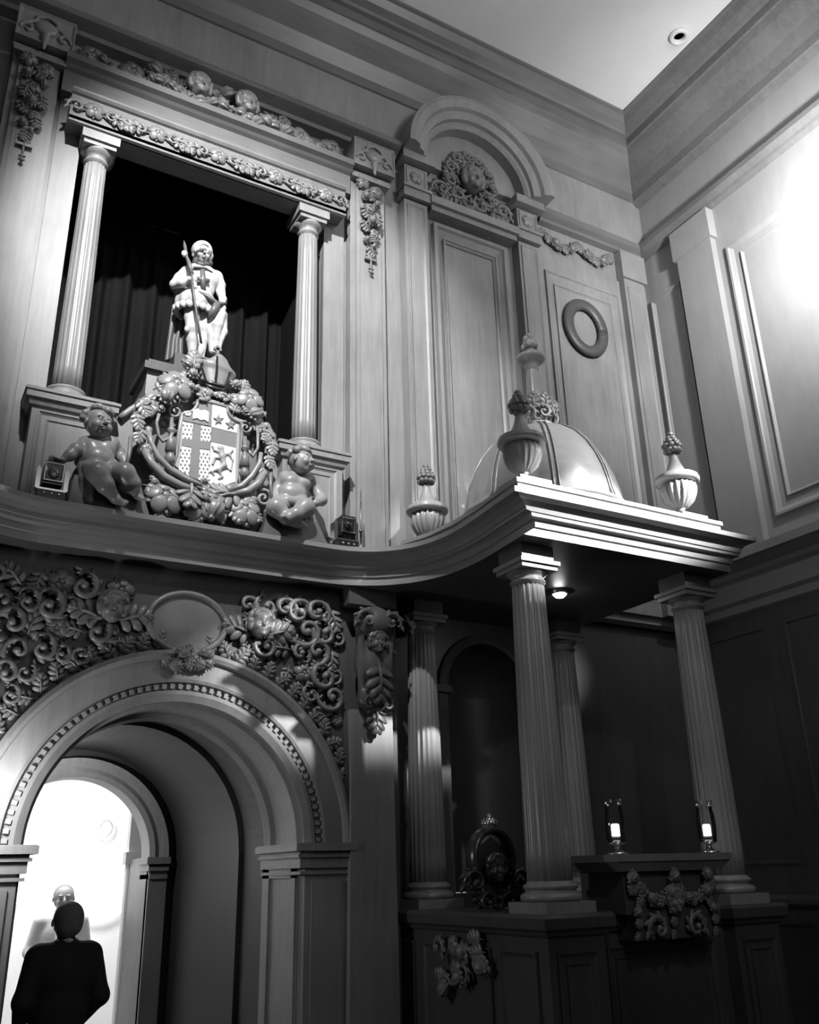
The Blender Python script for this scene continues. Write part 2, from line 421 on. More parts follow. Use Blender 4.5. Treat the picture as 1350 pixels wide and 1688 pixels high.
# canopy bay walls with an arched niche (right) and a plain left bay
b = MB()
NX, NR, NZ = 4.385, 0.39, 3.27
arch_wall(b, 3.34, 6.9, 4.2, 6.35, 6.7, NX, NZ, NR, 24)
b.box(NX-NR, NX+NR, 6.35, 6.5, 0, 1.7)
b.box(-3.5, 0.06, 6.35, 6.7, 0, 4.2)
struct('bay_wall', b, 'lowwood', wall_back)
b = MB(); v = []; f = []
for i in range(13):
    a = PI*i/12
    for z in (1.7, NZ): v.append((NX+NR*math.cos(a), 6.36+NR*0.95*math.sin(a), z))
for i in range(12): f.append((2*i, 2*i+2, 2*i+3, 2*i+1))
b.add(v, f, True); v = []; f = []
for j in range(7):
    t = PI/2*j/6
    for i in range(13):
        a = PI*i/12; v.append((NX+NR*math.cos(a)*math.cos(t), 6.36+NR*0.95*math.sin(a)*math.cos(t), NZ+NR*math.sin(t)))
for j in range(6):
    for i in range(12): f.append((j*13+i, j*13+i+1, (j+1)*13+i+1, (j+1)*13+i))
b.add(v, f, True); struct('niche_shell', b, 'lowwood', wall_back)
b = MB(); b.ring(NX, NZ, [(NR, 6.35), (NR, 6.30), (NR+0.03, 6.29), (NR+0.075, 6.31), (NR+0.085, 6.35)], n=28)
b.box(NX-NR-0.085, NX-NR, 6.31, 6.35, 1.7, NZ-0.03); b.box(NX+NR, NX+NR+0.085, 6.31, 6.35, 1.7, NZ-0.03)
for sx in (-1, 1): b.box(NX+sx*(NR+0.04)-0.07, NX+sx*(NR+0.04)+0.07, 6.29, 6.35, NZ-0.05, NZ+0.01)
struct('niche_surround', b, 'lowwood', wall_back)
# upper wall round the statue opening
OX0, OX1, OZ = 0.63, 2.77, 7.37
b = MB()
b.box(-3.5, OX0, 6.2, 6.6, 4.1, 9.9); b.box(OX1, 6.9, 6.2, 6.6, 4.1, 9.9); b.box(OX0, OX1, 6.2, 6.6, OZ, 9.9)
b.box(-3.5, 6.9, 6.12, 6.2, 8.5, 9.2)
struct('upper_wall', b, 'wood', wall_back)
b = MB(); b.box(OX0-0.3, OX0, 6.6, 8.0, 4.1, 7.9); b.box(OX1, OX1+0.3, 6.6, 8.0, 4.1, 7.9); b.box(OX0-.3, OX1+.3, 7.9, 8.0, 4.1, 7.9); b.box(OX0-.3, OX1+.3, 6.6, 8.0, 7.6, 7.9)
struct('recess_lining', b, 'curtain', wall_back)
# right wall
WX = 6.82
b = MB(); b.box(WX, WX+0.2, -3.5, 6.9, 0, 9.9); wall_right = struct('wall_right', b, 'wallr')
b = MB()
for y0, y1 in ((5.15, 5.62), (3.1, 3.5)):
    b.box(WX-0.08, WX, y0, y1, 4.56, 8.0); b.box(WX-0.11, WX, y0-0.03, y1+0.03, 8.0, 8.36)
struct('pilaster', b, 'wallr', wall_right)
b = MB(); b.frame(3.65, 5.02, 4.8, 7.8, WX, 0.07, 0.035, 'x'); b.frame(3.8, 4.87, 4.95, 7.65, WX, 0.03, 0.02, 'x'); b.frame(5.68, 6.12, 4.8, 7.8, WX, 0.05, 0.03, 'x')
struct('panel_moulding', b, 'wallr', wall_right)
b = MB()
for y0, y1 in ((5.35, 6.15), (4.3, 5.15), (3.1, 4.1)):
    b.frame(y0, y1, 1.85, 3.85, WX, 0.06, 0.03, 'x'); b.frame(y0, y1, 0.25, 1.4, WX, 0.06, 0.03, 'x')
struct('lower_panel_moulding', b, 'lowwood', wall_right)
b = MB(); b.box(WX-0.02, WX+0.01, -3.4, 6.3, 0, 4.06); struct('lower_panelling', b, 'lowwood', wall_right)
b = MB(); b.frame(5.32+0.02, 6.36, 4.6, 7.78, 6.2, 0.06, 0.03); b.frame(5.45, 6.24, 4.75, 7.64, 6.2, 0.03, 0.02)
struct('panel_moulding', b, 'wood', wall_back)
b = MB(); b.box(6.42, 6.72, 6.12, 6.2, 4.1, 8.0); b.box(6.39, 6.75, 6.09, 6.2, 8.0, 8.36); b.frame(6.46, 6.68, 4.3, 7.9, 6.12, 0.03, 0.01)
struct('corner_pilaster', b, 'wood', wall_back)
# other walls, behind and to the left of the camera
b = MB(); b.box(-3.8, -3.6, -3.5, 6.9, 0, 9.9); struct('wall_left', b, 'wallr')
b = MB(); b.box(-3.8, 7.0, -3.7, -3.5, 0, 9.9); struct('wall_front', b, 'wallr')
# cornice under the ceiling
b = MB()
cprof = [(0.0, 9.12), (0.05, 9.12), (0.08, 9.16), (0.10, 9.17), (0.11, 9.27), (0.19, 9.40), (0.34, 9.55), (0.38, 9.62), (0.40, 9.63), (0.40, 9.73), (0.44, 9.74), (0.46, 9.76), (0.52, 9.80), (0.57, 9.86), (0.60, 9.87), (0.60, 9.905)]
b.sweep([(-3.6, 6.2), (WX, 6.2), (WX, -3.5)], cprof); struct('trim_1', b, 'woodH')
# the frieze ledge along the upper wall
b = MB(); lprof = [(0, 8.37), (0.10, 8.39), (0.12, 8.42), (0.20, 8.45), (0.22, 8.46), (0.22, 8.52), (0.0, 8.56)]
b.sweep([(-3.6, 6.2), (3.50, 6.2)], lprof, closed=True); b.sweep([(5.3, 6.2), (WX, 6.2), (WX, -3.5)], [(o*0.6, z) for o, z in lprof], closed=False)
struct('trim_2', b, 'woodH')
# entablature along the right wall
b = MB(); rp = [(0, 4.0), (0.05, 4.03), (0.05, 4.10), (0.09, 4.13), (0.09, 4.30), (0.14, 4.33), (0.16, 4.37), (0.25, 4.43), (0.28, 4.44), (0.28, 4.52), (0, 4.58)]
b.sweep([(5.45, 6.3), (WX, 6.3), (WX, -3.5)], rp, closed=True); struct('trim_3', b, 'wallr')
b = MB(); dr = [(0, 1.50), (0.04, 1.52), (0.06, 1.54), (0.06, 1.58), (0.0, 1.61)]
b.sweep([(5.4, 6.35), (WX-0.02, 6.35), (WX-0.02, -3.5)], dr, closed=True); struct('trim_4', b, 'lowwood')
b = MB(); b.sweep([(5.25, 6.35), (WX-0.02, 6.35), (WX-0.02, -3.5)], [(0, 0), (0.03, 0), (0.03, 0.18), (0, 0.2)], closed=True); struct('baseboard_right', b, 'lowwood')

# ================================================================ ARCHWAY AND PASSAGE
t = thing('archivolt', (CX, 6.0, SPR), 'broad moulded wooden arch round the big doorway, edged with small dentils', 'arch')
b = MB(); b.ring(CX, SPR, [(0.885, 6.02), (0.885, 5.95), (0.93, 5.93), (0.955, 5.93), (0.96, 5.955), (1.0, 5.955), (1.01, 5.925), (1.03, 5.92), (1.16, 5.93), (1.165, 5.90), (1.19, 5.89), (1.22, 5.91), (1.22, 6.02)], n=72)
b.build('arch_moulding', 'wood', t)
bb = MB(); bb.box(-0.013, 0.013, -0.02, 0.012, -0.016, 0.016); dme = bb.mesh('dentil'); dme.materials.append(M['wood'])
for i in range(58):
    a = PI*(i+0.5)/58
    o = bpy.data.objects.new('dentil', dme); col.objects.link(o); o.parent = t
    o.location = (0.98*math.cos(a), -0.055, 0.98*math.sin(a)); o.rotation_euler = (0, PI/2-a, 0)
b = MB(); b.ring(CX, SPR, [(0.892, 6.0), (0.86, 6.02), (0.86, 6.10), (0.885, 6.11), (0.885, 6.48), (0.86, 6.49), (0.85, 6.60), (0.885, 6.62), (0.96, 6.62), (0.96, 6.5)], n=60)
b.build('arch_soffit', 'wood', t)
def pier(sx, label):
    # flat face pier with impost and a panelled reveal
    t = thing('arch_pier', (CX+sx*1.05, 6.1, 0), label, 'pillar')
    def bx(mb, a0, a1, y0, y1, z0, z1):
        x0, x1 = CX+sx*a0, CX+sx*a1; mb.box(min(x0, x1), max(x0, x1), y0, y1, z0, z1)
    b = MB(); bx(b, 0.885, 1.20, 5.93, 6.02, 0, 1.93); bx(b, 0.93, 1.15, 5.915, 5.94, 0.3, 1.82); b.build('face_panel', 'wood', t)
    b = MB(); bx(b, 0.875, 0.9, 6.02, 6.62, 0, 1.95)
    bx(b, 0.858, 0.9, 6.03, 6.10, 0, 1.93); bx(b, 0.858, 0.9, 6.50, 6.62, 0, 1.93); bx(b, 0.858, 0.9, 6.03, 6.62, 1.84, 1.93)
    b.build('reveal_panel', 'wood', t)
    b = MB()
    for z0, z1, p in ((1.86, 1.88, 0.01), (1.90, 1.965, 0.015), (1.965, 1.985, 0.035), (1.985, 2.005, 0.02), (2.005, 2.05, 0.06), (2.05, 2.055, 0.05)):
        bx(b, 0.885-p-0.03, 1.22+p*0.4, 5.92-p, 6.62, z0, z1)
    b.build('impost', 'wood', t)
pier(1, 'panelled pier carrying the right end of the big doorway arch')
pier(-1, 'pier at the left edge of the picture carrying the left end of the doorway arch')
# passage vault behind
b = MB(); PR = 0.97
b.ring(CX, SPR, [(PR, 6.5), (PR, 9.24), (PR+0.1, 9.24), (PR+0.1, 6.5)], n=40)
for sx in (-1, 1):
    x0, x1 = sorted((CX+sx*PR, CX+sx*(PR+0.1)))
    b.box(x0, x1, 6.5, 9.24, 0, SPR)
struct('wall_passage', b, 'passage')
b = MB()
b.box(CX+PR-0.035, CX+PR, 7.35, 7.45, 0, SPR); b.box(CX-PR, CX-PR+0.035, 7.35, 7.45, 0, SPR)
b.ring(CX, SPR, [(PR, 7.35), (PR-0.035, 7.36), (PR-0.035, 7.44), (PR, 7.45)], a0=0, a1=PI, n=30)
struct('trim_5', b, 'passage')
b = MB(); arch_wall(b, CX-2.2, CX+2.2, 4.5, 9.24, 9.5, CX, SPR, 0.72); struct('wall_inner', b, 'passage')
t = thing('inner_archway', (CX, 9.24, 0), 'smaller moulded arch at the far end of the passage framing the bright room', 'arch')
b = MB(); b.ring(CX, SPR, [(0.715, 9.5), (0.715, 9.2), (0.76, 9.17), (0.80, 9.19), (0.84, 9.17), (0.885, 9.15), (0.885, 9.25)], n=48); b.build('arch_moulding', 'wood', t)
for sx in (-1, 1):
    def bx(mb, a0, a1, y0, y1, z0, z1):
        x0, x1 = CX+sx*a0, CX+sx*a1; mb.box(min(x0, x1), max(x0, x1), y0, y1, z0, z1)
    b = MB(); bx(b, 0.715, 0.885, 9.17, 9.26, 0, 1.95); bx(b, 0.715, 0.73, 9.2, 9.95, 0, 2.05); b.build('jamb', 'wood', t)
    b = MB()
    for z0, z1, p in ((1.86, 1.9, 0.0), (1.93, 1.97, 0.015), (1.99, 2.05, 0.04)): bx(b, 0.715-p, 0.885+p*0.3, 9.15-p, 9.5, z0, z1)
    b.build('impost', 'wood', t)
t = thing('door_frame', (2.45, 10.0, 0), 'white painted door frame standing just beyond the inner arch', 'door frame')
b = MB(); b.box(2.40, 2.56, 9.96, 10.06, 0, 3.0); b.frame(2.41, 2.55, 0.1, 2.0, 9.96, 0.03, 0.02); b.build('post', 'farwall', t)
b = MB(); b.box(2.37, 2.59, 9.93, 10.06, 2.0, 2.12); b.build('capital', 'farwall', t)
# far room
b = MB(); b.box(-3.0, 6.5, 14.6, 14.8, 0, 5.2); b.box(-3.2, -3.0, 9.5, 14.8, 0, 5.2); b.box(6.5, 6.7, 9.5, 14.8, 0, 5.2); struct('wall_far_room', b, 'farwall')
b = MB(); b.box(-3.2, 6.7, 9.5, 14.8, 5.2, 5.3); struct('ceiling_far_room', b, 'farwall')

# ================================================================ BALCONY ENTABLATURE AND CANOPY
half = [(CX, 5.69), (2.30, 5.69), (2.55, 5.69), (2.72, 5.685), (2.86, 5.655), (2.98, 5.60), (3.08, 5.52), (3.16, 5.42), (3.22, 5.29), (3.255, 5.14), (3.27, 4.98), (3.265, 4.80), (3.25, 4.62), (3.232, 4.42), (3.215, 4.20), (5.40, 4.19), (5.40, 6.35)]
def smooth_curve(P, i0, i1, sub=5):
    out = [P[k] for k in range(i0)]
    for k in range(i0, i1):
        p0, p1, p2, p3 = [np.array(P[max(i0, min(i1, q))]) for q in (k-1, k, k+1, k+2)]
        for j in range(sub):
            u = j/sub; out.append(tuple(float(q) for q in 0.5*((2*p1)+(-p0+p2)*u+(2*p0-5*p1+4*p2-p3)*u*u+(-p0+3*p1-3*p2+p3)*u**3)))
    return out+[P[k] for k in range(i1, len(P))]
half = smooth_curve(half, 1, 14)
left = [(mx(x), y) for x, y in reversed(half)]
path = left[:-1]+half
eprof = [(-0.15, 3.85), (-0.15, 3.905), (-0.135, 3.91), (-0.135, 3.915), (-0.13, 3.955), (-0.115, 3.962), (-0.095, 3.965), (-0.095, 3.985), (-0.085, 3.99), (-0.078, 4.02), (-0.05, 4.05), (-0.012, 4.062), (0, 4.065), (0, 4.072), (0.0, 4.10), (-0.02, 4.105)]
t = thing('balcony_cornice', (CX, 5.69, 3.85), 'curved moulded wooden ledge sweeping from the arms out to the domed canopy', 'cornice')
b = MB(); b.sweep(path, eprof); b.build('moulding', 'canopy', t)
def inset(path, o):
    mb = MB(); mb.sweep(path, [(o, 0)]); return [(p[0], p[1]) for p in mb.v]
pin = inset(path, -0.02)
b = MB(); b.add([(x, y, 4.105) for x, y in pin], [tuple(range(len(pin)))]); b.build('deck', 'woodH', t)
pin = inset(path, -0.15)
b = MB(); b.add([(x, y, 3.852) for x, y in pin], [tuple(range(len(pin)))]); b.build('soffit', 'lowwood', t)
# blocking course of the canopy
t = thing('canopy_roof', (4.31, 5.3, 4.1), 'stepped roof base with a ribbed wooden dome above the canopy columns', 'canopy')
bp = [(3.27, 5.75), (3.36, 5.5), (3.40, 5.2), (3.40, 4.9), (3.37, 4.6), (3.35, 4.34), (5.20, 4.33), (5.20, 6.2)]
b = MB(); b.sweep(bp, [(0, 4.1), (0, 4.20), (0.015, 4.205), (0.015, 4.235), (-0.05, 4.24)])
pp = inset(bp, -0.05); b.add([(x, y, 4.239) for x, y in pp], [tuple(range(len(pp)))]); b.build('blocking_course', 'canopy', t)
for x, y in ((3.53, 4.50), (5.0, 4.50)):
    b = MB(); b.box(x-0.13, x+0.13, y-0.13, y+0.13, 4.235, 4.285); b.build('urn_block', 'canopy', t)
dc = (4.33, 5.30, 0)
b = MB(); b.lathe(dc, [(0.84, 4.235), (0.80, 4.27), (0.74, 4.31), (0.69, 4.36), (0.66, 4.40), (0.66, 4.43), (0.635, 4.44), (0.628, 4.52), (0.615, 4.60), (0.585, 4.72), (0.535, 4.85), (0.465, 4.98), (0.38, 5.09), (0.28, 5.17), (0.17, 5.225), (0.08, 5.24)], 64)
b.build('dome', 'canopy', t)
for k in range(8):
    a = 2*PI*(k+0.35)/8
    pts = [(dc[0]+r*math.cos(a), dc[1]+r*math.sin(a), z) for r, z in ((0.66, 4.43), (0.632, 4.52), (0.619, 4.60), (0.59, 4.72), (0.54, 4.85), (0.47, 4.98), (0.385, 5.09), (0.285, 5.17), (0.175, 5.225))]
    b = MB()
    ca, sa = -math.sin(a), math.cos(a)
    for o_, rr in ((-0.02, 0.008), (0.02, 0.008)):
        b.tube([(p[0]+ca*o_, p[1]+sa*o_, p[2]+0.004) for p in pts], rr, 6)
    b.build('rib', 'canopy', t)
b = MB(); b.lathe(dc, [(0.665, 4.42), (0.675, 4.43), (0.675, 4.445), (0.655, 4.455)], 64, cap=False); b.build('base_band', 'carve', t)
b = MB(); b.lathe(dc, [(0.15, 5.22), (0.16, 5.25), (0.13, 5.28), (0.11, 5.30), (0.085, 5.33), (0.072, 5.37), (0.062, 5.56), (0.054, 5.78), (0.046, 5.81), (0.056, 5.82), (0.05, 5.84), (0.075, 5.87), (0.115, 5.90), (0.122, 5.92), (0.122, 5.94), (0.07, 5.96), (0.05, 5.98), (0.05, 6.0)], 32)
b.build('spire', 'colw', t)
b = MB(); b.ell((dc[0], dc[1], 6.07), (0.062, 0.062, 0.075), 14, 9)
for k in range(10):
    a = 2*PI*k/5+(k//5)*0.6; z = 6.04+0.07*(k//5); r = 0.055-0.015*(k//5)
    b.ell((dc[0]+r*math.cos(a), dc[1]+r*math.sin(a), z), (0.026, 0.026, 0.034), 7, 5)
b.ell((dc[0], dc[1], 6.155), (0.02, 0.02, 0.03), 8, 5)
b.build('pineapple_finial', 'colw', t)
for k in range(5):
    a = -2.6+k*0.75
    inst('scroll', 'scroll_bracket', 'carve', t, (dc[0]+0.15*math.cos(a), dc[1]+0.15*math.sin(a), 5.33), 0.14, roll=1.2, yaw=a+PI/2, flip=(-1)**k)
    inst('leaf', 'leaf', 'carve', t, (dc[0]+0.12*math.cos(a+.3), dc[1]+0.12*math.sin(a+.3), 5.43), 0.17, yaw=a+.3+PI/2)
inst('mask', 'mask_head', 'carve', t, (dc[0]+0.14, dc[1]-0.06, 5.45), 0.13, yaw=0.5)

def urn(x, y, z, label, group=None):
    t = thing('urn', (x, y, z), label, 'urn', group)
    b = MB(); b.lathe((x, y, z), [(0.055, 0), (0.055, 0.012), (0.035, 0.025), (0.022, 0.05), (0.022, 0.065), (0.035, 0.08)], 24); b.build('foot', 'colw', t)
    b = MB(); b.lathe((x, y, z), [(0.03, 0.078), (0.07, 0.095), (0.112, 0.135), (0.138, 0.19), (0.144, 0.235), (0.137, 0.27), (0.122, 0.285)], 96, flute=(18, 0.13, 0.7, 0.05)); b.build('bowl', 'colw', t)
    b = MB(); b.lathe((x, y, z), [(0.135, 0.283), (0.158, 0.29), (0.170, 0.302), (0.170, 0.318), (0.16, 0.328), (0.163, 0.338), (0.15, 0.348), (0.10, 0.362), (0.075, 0.39), (0.052, 0.44), (0.034, 0.50), (0.028, 0.545)], 40); b.build('lid', 'colw', t)
    b = MB(); r = random.Random(int(x*10))
    b.ell((x, y, z+0.59), (0.05, 0.05, 0.05), 12, 8)
    for j, (zz, rr, n, sz) in enumerate(((0.565, 0.052, 9, 0.024), (0.60, 0.057, 9, 0.026), (0.632, 0.042, 7, 0.026), (0.665, 0.022, 5, 0.028), (0.70, 0.0, 1, 0.03))):
        for k in range(n):
            a = 2*PI*(k+0.5*j)/n; b.ell((x+rr*math.cos(a), y+rr*math.sin(a), z+zz+0.006*r.random()), (sz, sz, sz*0.9), 7, 5)
    b.build('flower_finial', 'carve', t)
    return t
urn(3.53, 4.50, 4.285, 'fluted wooden urn with flower finial on the near left corner of the canopy')
urn(5.00, 4.50, 4.285, 'fluted wooden urn with flower finial on the right front corner of the canopy')
urn(3.53, 5.78, 4.235, 'shadowed fluted urn at the back left of the canopy, by the curved ledge')

def fluted(parent, name, x, y, z0, z1, r0, r1, m, n=20, half=False):
    prof = []
    for i in range(13):
        t_ = i/12; r = r0+(r1-r0)*(t_**1.6); prof.append((r, z0+(z1-z0)*t_))
    b = MB(); b.lathe((x, y, 0), prof, n*6, flute=(n, 0.075, 0.6, 0)); return b.build(name, m, parent)
def canopy_column(x, y, label, m='colw'):
    t = thing('fluted_column', (x, y, 1.62), label, 'column', 'canopy columns')
    b = MB(); b.box(x-0.18, x+0.18, y-0.18, y+0.18, 1.62, 1.68); b.build('plinth', m, t)
    b = MB(); b.lathe((x, y, 0), [(0.165, 1.68), (0.178, 1.69), (0.18, 1.70), (0.178, 1.715), (0.165, 1.725), (0.15, 1.73), (0.148, 1.745), (0.158, 1.75), (0.162, 1.76), (0.157, 1.772), (0.14, 1.778), (0.136, 1.79)], 48); b.build('base', m, t)
    fluted(t, 'shaft', x, y, 1.79, 3.60, 0.134, 0.107, m)
    b = MB(); b.lathe((x, y, 0), [(0.107, 3.59), (0.107, 3.605), (0.118, 3.61), (0.118, 3.622), (0.106, 3.628), (0.106, 3.65), (0.115, 3.655), (0.132, 3.672), (0.138, 3.68)], 48)
    b.box(x-0.145, x+0.145, y-0.145, y+0.145, 3.68, 3.712); b.box(x-0.16, x+0.16, y-0.16, y+0.16, 3.712, 3.74); b.build('capital', 'canopy', t)
    b = MB(); b.box(x-0.13, x+0.13, y-0.13, y+0.13, 3.74, 3.85); b.build('impost_block', 'lowwood', t)
canopy_column(3.57, 4.60, 'near fluted wooden column at the front left corner of the canopy')
canopy_column(5.03, 4.60, 'fluted wooden column at the right front corner, behind the carved desk')
canopy_column(3.60, 6.05, 'fluted wooden column at the back left of the canopy beside the smooth pilaster')
canopy_column(5.03, 6.08, 'dim fluted column at the back of the canopy, seen behind the near column')
# downlight under the canopy
t = thing('downlight', (4.40, 5.28, 3.85), 'small bright round downlight set in the canopy ceiling', 'lamp')
b = MB(); b.lathe((4.40, 5.28, 0), [(0.075, 3.853), (0.075, 3.83), (0.06, 3.825), (0.055, 3.84)], 24, cap=False); b.build('rim', 'chrome', t)
b = MB(); b.lathe((4.40, 5.28, 0), [(0.001, 3.80), (0.03, 3.805), (0.05, 3.825), (0.05, 3.845)], 20); b.build('bulb', 'bulb', t)

# canopy platform parapet
t = thing('platform_parapet', (4.3, 4.6, 0), 'panelled wooden parapet carrying the canopy columns and carved desk', 'parapet')
px0, px1, py0 = 3.37, 5.23, 4.40
ppath = [(px0, 6.3), (px0, py0), (3.77, py0), (3.77, py0+0.10), (4.83, py0+0.10), (4.83, py0), (px1, py0), (px1, 6.3)]
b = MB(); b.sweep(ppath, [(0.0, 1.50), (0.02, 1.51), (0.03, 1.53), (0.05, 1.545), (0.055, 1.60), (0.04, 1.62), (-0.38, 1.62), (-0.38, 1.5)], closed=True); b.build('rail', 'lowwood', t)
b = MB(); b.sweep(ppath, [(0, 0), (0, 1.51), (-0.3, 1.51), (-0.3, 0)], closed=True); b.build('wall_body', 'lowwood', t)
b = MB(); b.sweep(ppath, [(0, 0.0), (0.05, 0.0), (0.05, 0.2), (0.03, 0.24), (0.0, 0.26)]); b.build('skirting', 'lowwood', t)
for x0, x1, yy in ((3.42, 3.72, py0), (4.88, 5.18, py0), (3.86, 4.74, py0+0.10)):
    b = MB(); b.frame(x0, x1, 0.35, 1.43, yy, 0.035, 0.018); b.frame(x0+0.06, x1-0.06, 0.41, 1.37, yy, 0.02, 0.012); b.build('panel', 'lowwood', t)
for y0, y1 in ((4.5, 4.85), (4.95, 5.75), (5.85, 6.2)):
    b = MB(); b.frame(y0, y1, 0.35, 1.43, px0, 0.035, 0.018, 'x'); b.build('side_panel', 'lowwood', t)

# carved desk with swags
t = thing('carved_desk', (4.25, 4.5, 1.42), 'dark wooden desk with carved swags holding the two glass candle lamps', 'desk')
b = MB(); b.box(3.80, 4.74, 4.26, 4.80, 1.885, 1.925); b.frustum((3.86, 4.68, 4.30, 4.76, 1.83), (3.81, 4.73, 4.265, 4.795, 1.887)); b.build('desk_top', 'carve', t)
b = MB(); b.box(3.90, 4.64, 4.34, 4.72, 1.60, 1.832); b.box(3.96, 4.58, 4.33, 4.52, 1.46, 1.62); b.build('desk_body', 'lowwood', t)
r = random.Random(5)
for i in range(13):
    u = i/12; x = 3.97+0.60*u; sag = 0.10*math.sin(PI*((u*2) % 1.0))
    inst(['flower', 'leaf', 'fruit'][i % 3], ['flower', 'leaf', 'fruit'][i % 3], 'carve', t, (x, 4.315, 1.77-sag), 0.085+0.02*r.random(), roll=r.uniform(0, 6))
for cx_ in (3.96, 4.25, 4.55):
    for j in range(6):
        inst(['fruit', 'flower', 'leaf'][j % 3], ['fruit', 'flower', 'leaf'][j % 3], 'carve', t, (cx_+r.uniform(-.03, .03), 4.31, 1.80-0.062*j), 0.10-0.008*j, roll=r.uniform(-1, 1)+PI)
inst('mask', 'mask_head', 'carve', t, (4.25, 4.31, 1.66), 0.15)
for s_ in (-1, 1): inst('scroll', 'scroll', 'carve', t, (4.25+s_*0.15, 4.32, 1.52), 0.16, flip=s_)
def candle_lamp(x, y, label):
    z = 1.925
    t = thing('candle_lamp', (x, y, z), label, 'candle lamp', 'glass candle lamps')
    b = MB(); b.lathe((x, y, z), [(0.062, 0), (0.062, 0.008), (0.05, 0.014), (0.018, 0.03), (0.015, 0.05), (0.05, 0.06), (0.052, 0.066), (0.02, 0.07), (0.018, 0.085), (0.032, 0.09), (0.032, 0.1)], 24); b.build('stand', 'chrome', t)
    b = MB(); b.lathe((x, y, z), [(0.024, 0.1), (0.025, 0.105), (0.025, 0.165), (0.018, 0.172), (0.005, 0.166)], 16); cd = b.build('candle', 'candle', t)
    b = MB(); b.tube([(x, y, z+0.165), (x+0.002, y, z+0.18)], 0.002, 5); b.build('wick', 'black', cd)
    b = MB(); b.lathe((x, y, z), [(0.052, 0.066), (0.056, 0.10), (0.060, 0.16), (0.057, 0.22), (0.050, 0.26), (0.052, 0.30), (0.055, 0.315)], 28, cap=False); pass
    b.build('glass_chimney', 'glass', t)
candle_lamp(3.90, 4.36, 'clear glass candle lamp on the left end of the carved desk')
candle_lamp(4.66, 4.36, 'clear glass candle lamp on the right end of the desk, in front of a column')

# carved crest on the side of the parapet
t = thing('carved_crest', (3.42, 5.2, 1.62), 'dark polished carved crest with scrolls and lobed ball finial on the side parapet', 'carving')
def C(u, z): return (3.44, 5.20-0*u, z)
cx_, cy_ = 3.56, 5.18
b = MB()
arcpts = [(cx_+0.15*math.cos(a), cy_, 1.93+0.17*math.sin(a)) for a in np.linspace(-0.5, PI+0.5, 22)]
b.tube(arcpts, 0.028, 8, 2.2); b.build('hoop', 'dark', t)
b = MB(); b.prism([(cx_-0.12, 1.64), (cx_+0.14, 1.64), (cx_+0.17, 1.78), (cx_+0.12, 1.98), (cx_, 2.06), (cx_-0.12, 1.98), (cx_-0.17, 1.78)], cy_, cy_+0.08); b.build('backplate', 'dark', t)
b = MB(); b.lathe((cx_, cy_, 0), [(0.03, 2.09), (0.02, 2.10), (0.045, 2.115), (0.062, 2.135), (0.06, 2.155), (0.035, 2.175), (0.012, 2.18), (0.015, 2.195), (0.002, 2.205)], 48, flute=(8, 0.2, 0.8, 0.03)); b.build('ball_finial', 'chrome', t)
for s_ in (-1, 1):
    inst('scroll', 'scroll', 'dark', t, (cx_+s_*0.17, cy_-0.01, 1.79), 0.16, flip=s_, thick=2.0)
    inst('leaf', 'leaf', 'dark', t, (cx_+s_*0.12, cy_-0.03, 1.70), 0.18, roll=s_*0.8)
    inst('scroll', 'scroll', 'dark', t, (cx_+s_*0.09, cy_-0.02, 1.67), 0.14, flip=-s_, thick=2.0)
inst('mask', 'mask_head', 'dark', t, (cx_, cy_-0.03, 1.86), 0.2)
t = thing('carved_pendant', (3.33, 5.2, 1.2), 'dark carved foliage pendant hanging on the side parapet below the crest', 'carving')
r = random.Random(8)
for i in range(16):
    k = ['leaf', 'flower', 'scroll', 'fruit'][i % 4]
    inst(k, k, 'carve', t, (3.335, 5.2+r.uniform(-0.28, 0.28), 1.46-0.018*i+r.uniform(-.02, .02)), 0.13, roll=r.uniform(-2, 2), yaw=-PI/2)

# ================================================================ LOWER SCREEN CARVINGS
def big_pilaster(sx, label):
    cx_ = CX+sx*1.365; Y0 = 5.86
    t = thing('smooth_pilaster', (cx_, 6.0, 0), label, 'pilaster')
    b = MB(); b.frustum((cx_-0.19, cx_+0.19, Y0, 6.05, 0.3), (cx_-0.165, cx_+0.165, Y0+0.01, 6.05, 2.95)); b.box(cx_-0.21, cx_+0.21, Y0-0.03, 6.05, 0, 0.3); b.build('shaft', 'wood', t)
    s = Sculpt(0.012, 0.03)
    s.ell((cx_, Y0-0.03, 3.58), (0.16, 0.12, 0.13)); s.ell((cx_, Y0, 3.3), (0.15, 0.09, 0.2)); s.ell((cx_, Y0-0.03, 3.02), (0.13, 0.09, 0.1))
    for q in (-1, 1): s.cone((cx_+q*0.13, Y0-0.05, 3.62), (cx_+q*0.10, Y0-0.02, 3.0), 0.035, 0.025)
    s.build('console', 'lowwood', t)
    for q in (-1, 1):
        inst('scroll', 'scroll', 'lowwood', t, (cx_+q*0.1, Y0-0.1, 3.58), 0.17, flip=q)
        inst('scroll', 'scroll', 'lowwood', t, (cx_+q*0.07, Y0-0.07, 2.98), 0.13, flip=-q)
    inst('mask', 'mask_head', 'lowwood', t, (cx_, Y0-0.07, 3.42), 0.19)
    inst('leaf', 'leaf', 'lowwood', t, (cx_, Y0-0.08, 3.15), 0.3, roll=PI)
    inst('leaf', 'leaf', 'lowwood', t, (cx_, Y0-0.03, 2.90), 0.22, roll=PI)
    b = MB(); b.box(cx_-0.2, cx_+0.2, Y0-0.02, 6.05, 3.72, 3.85); b.build('capital_block', 'lowwood', t)
big_pilaster(1, 'tall smooth pilaster with carved scroll console, right of the big doorway arch')

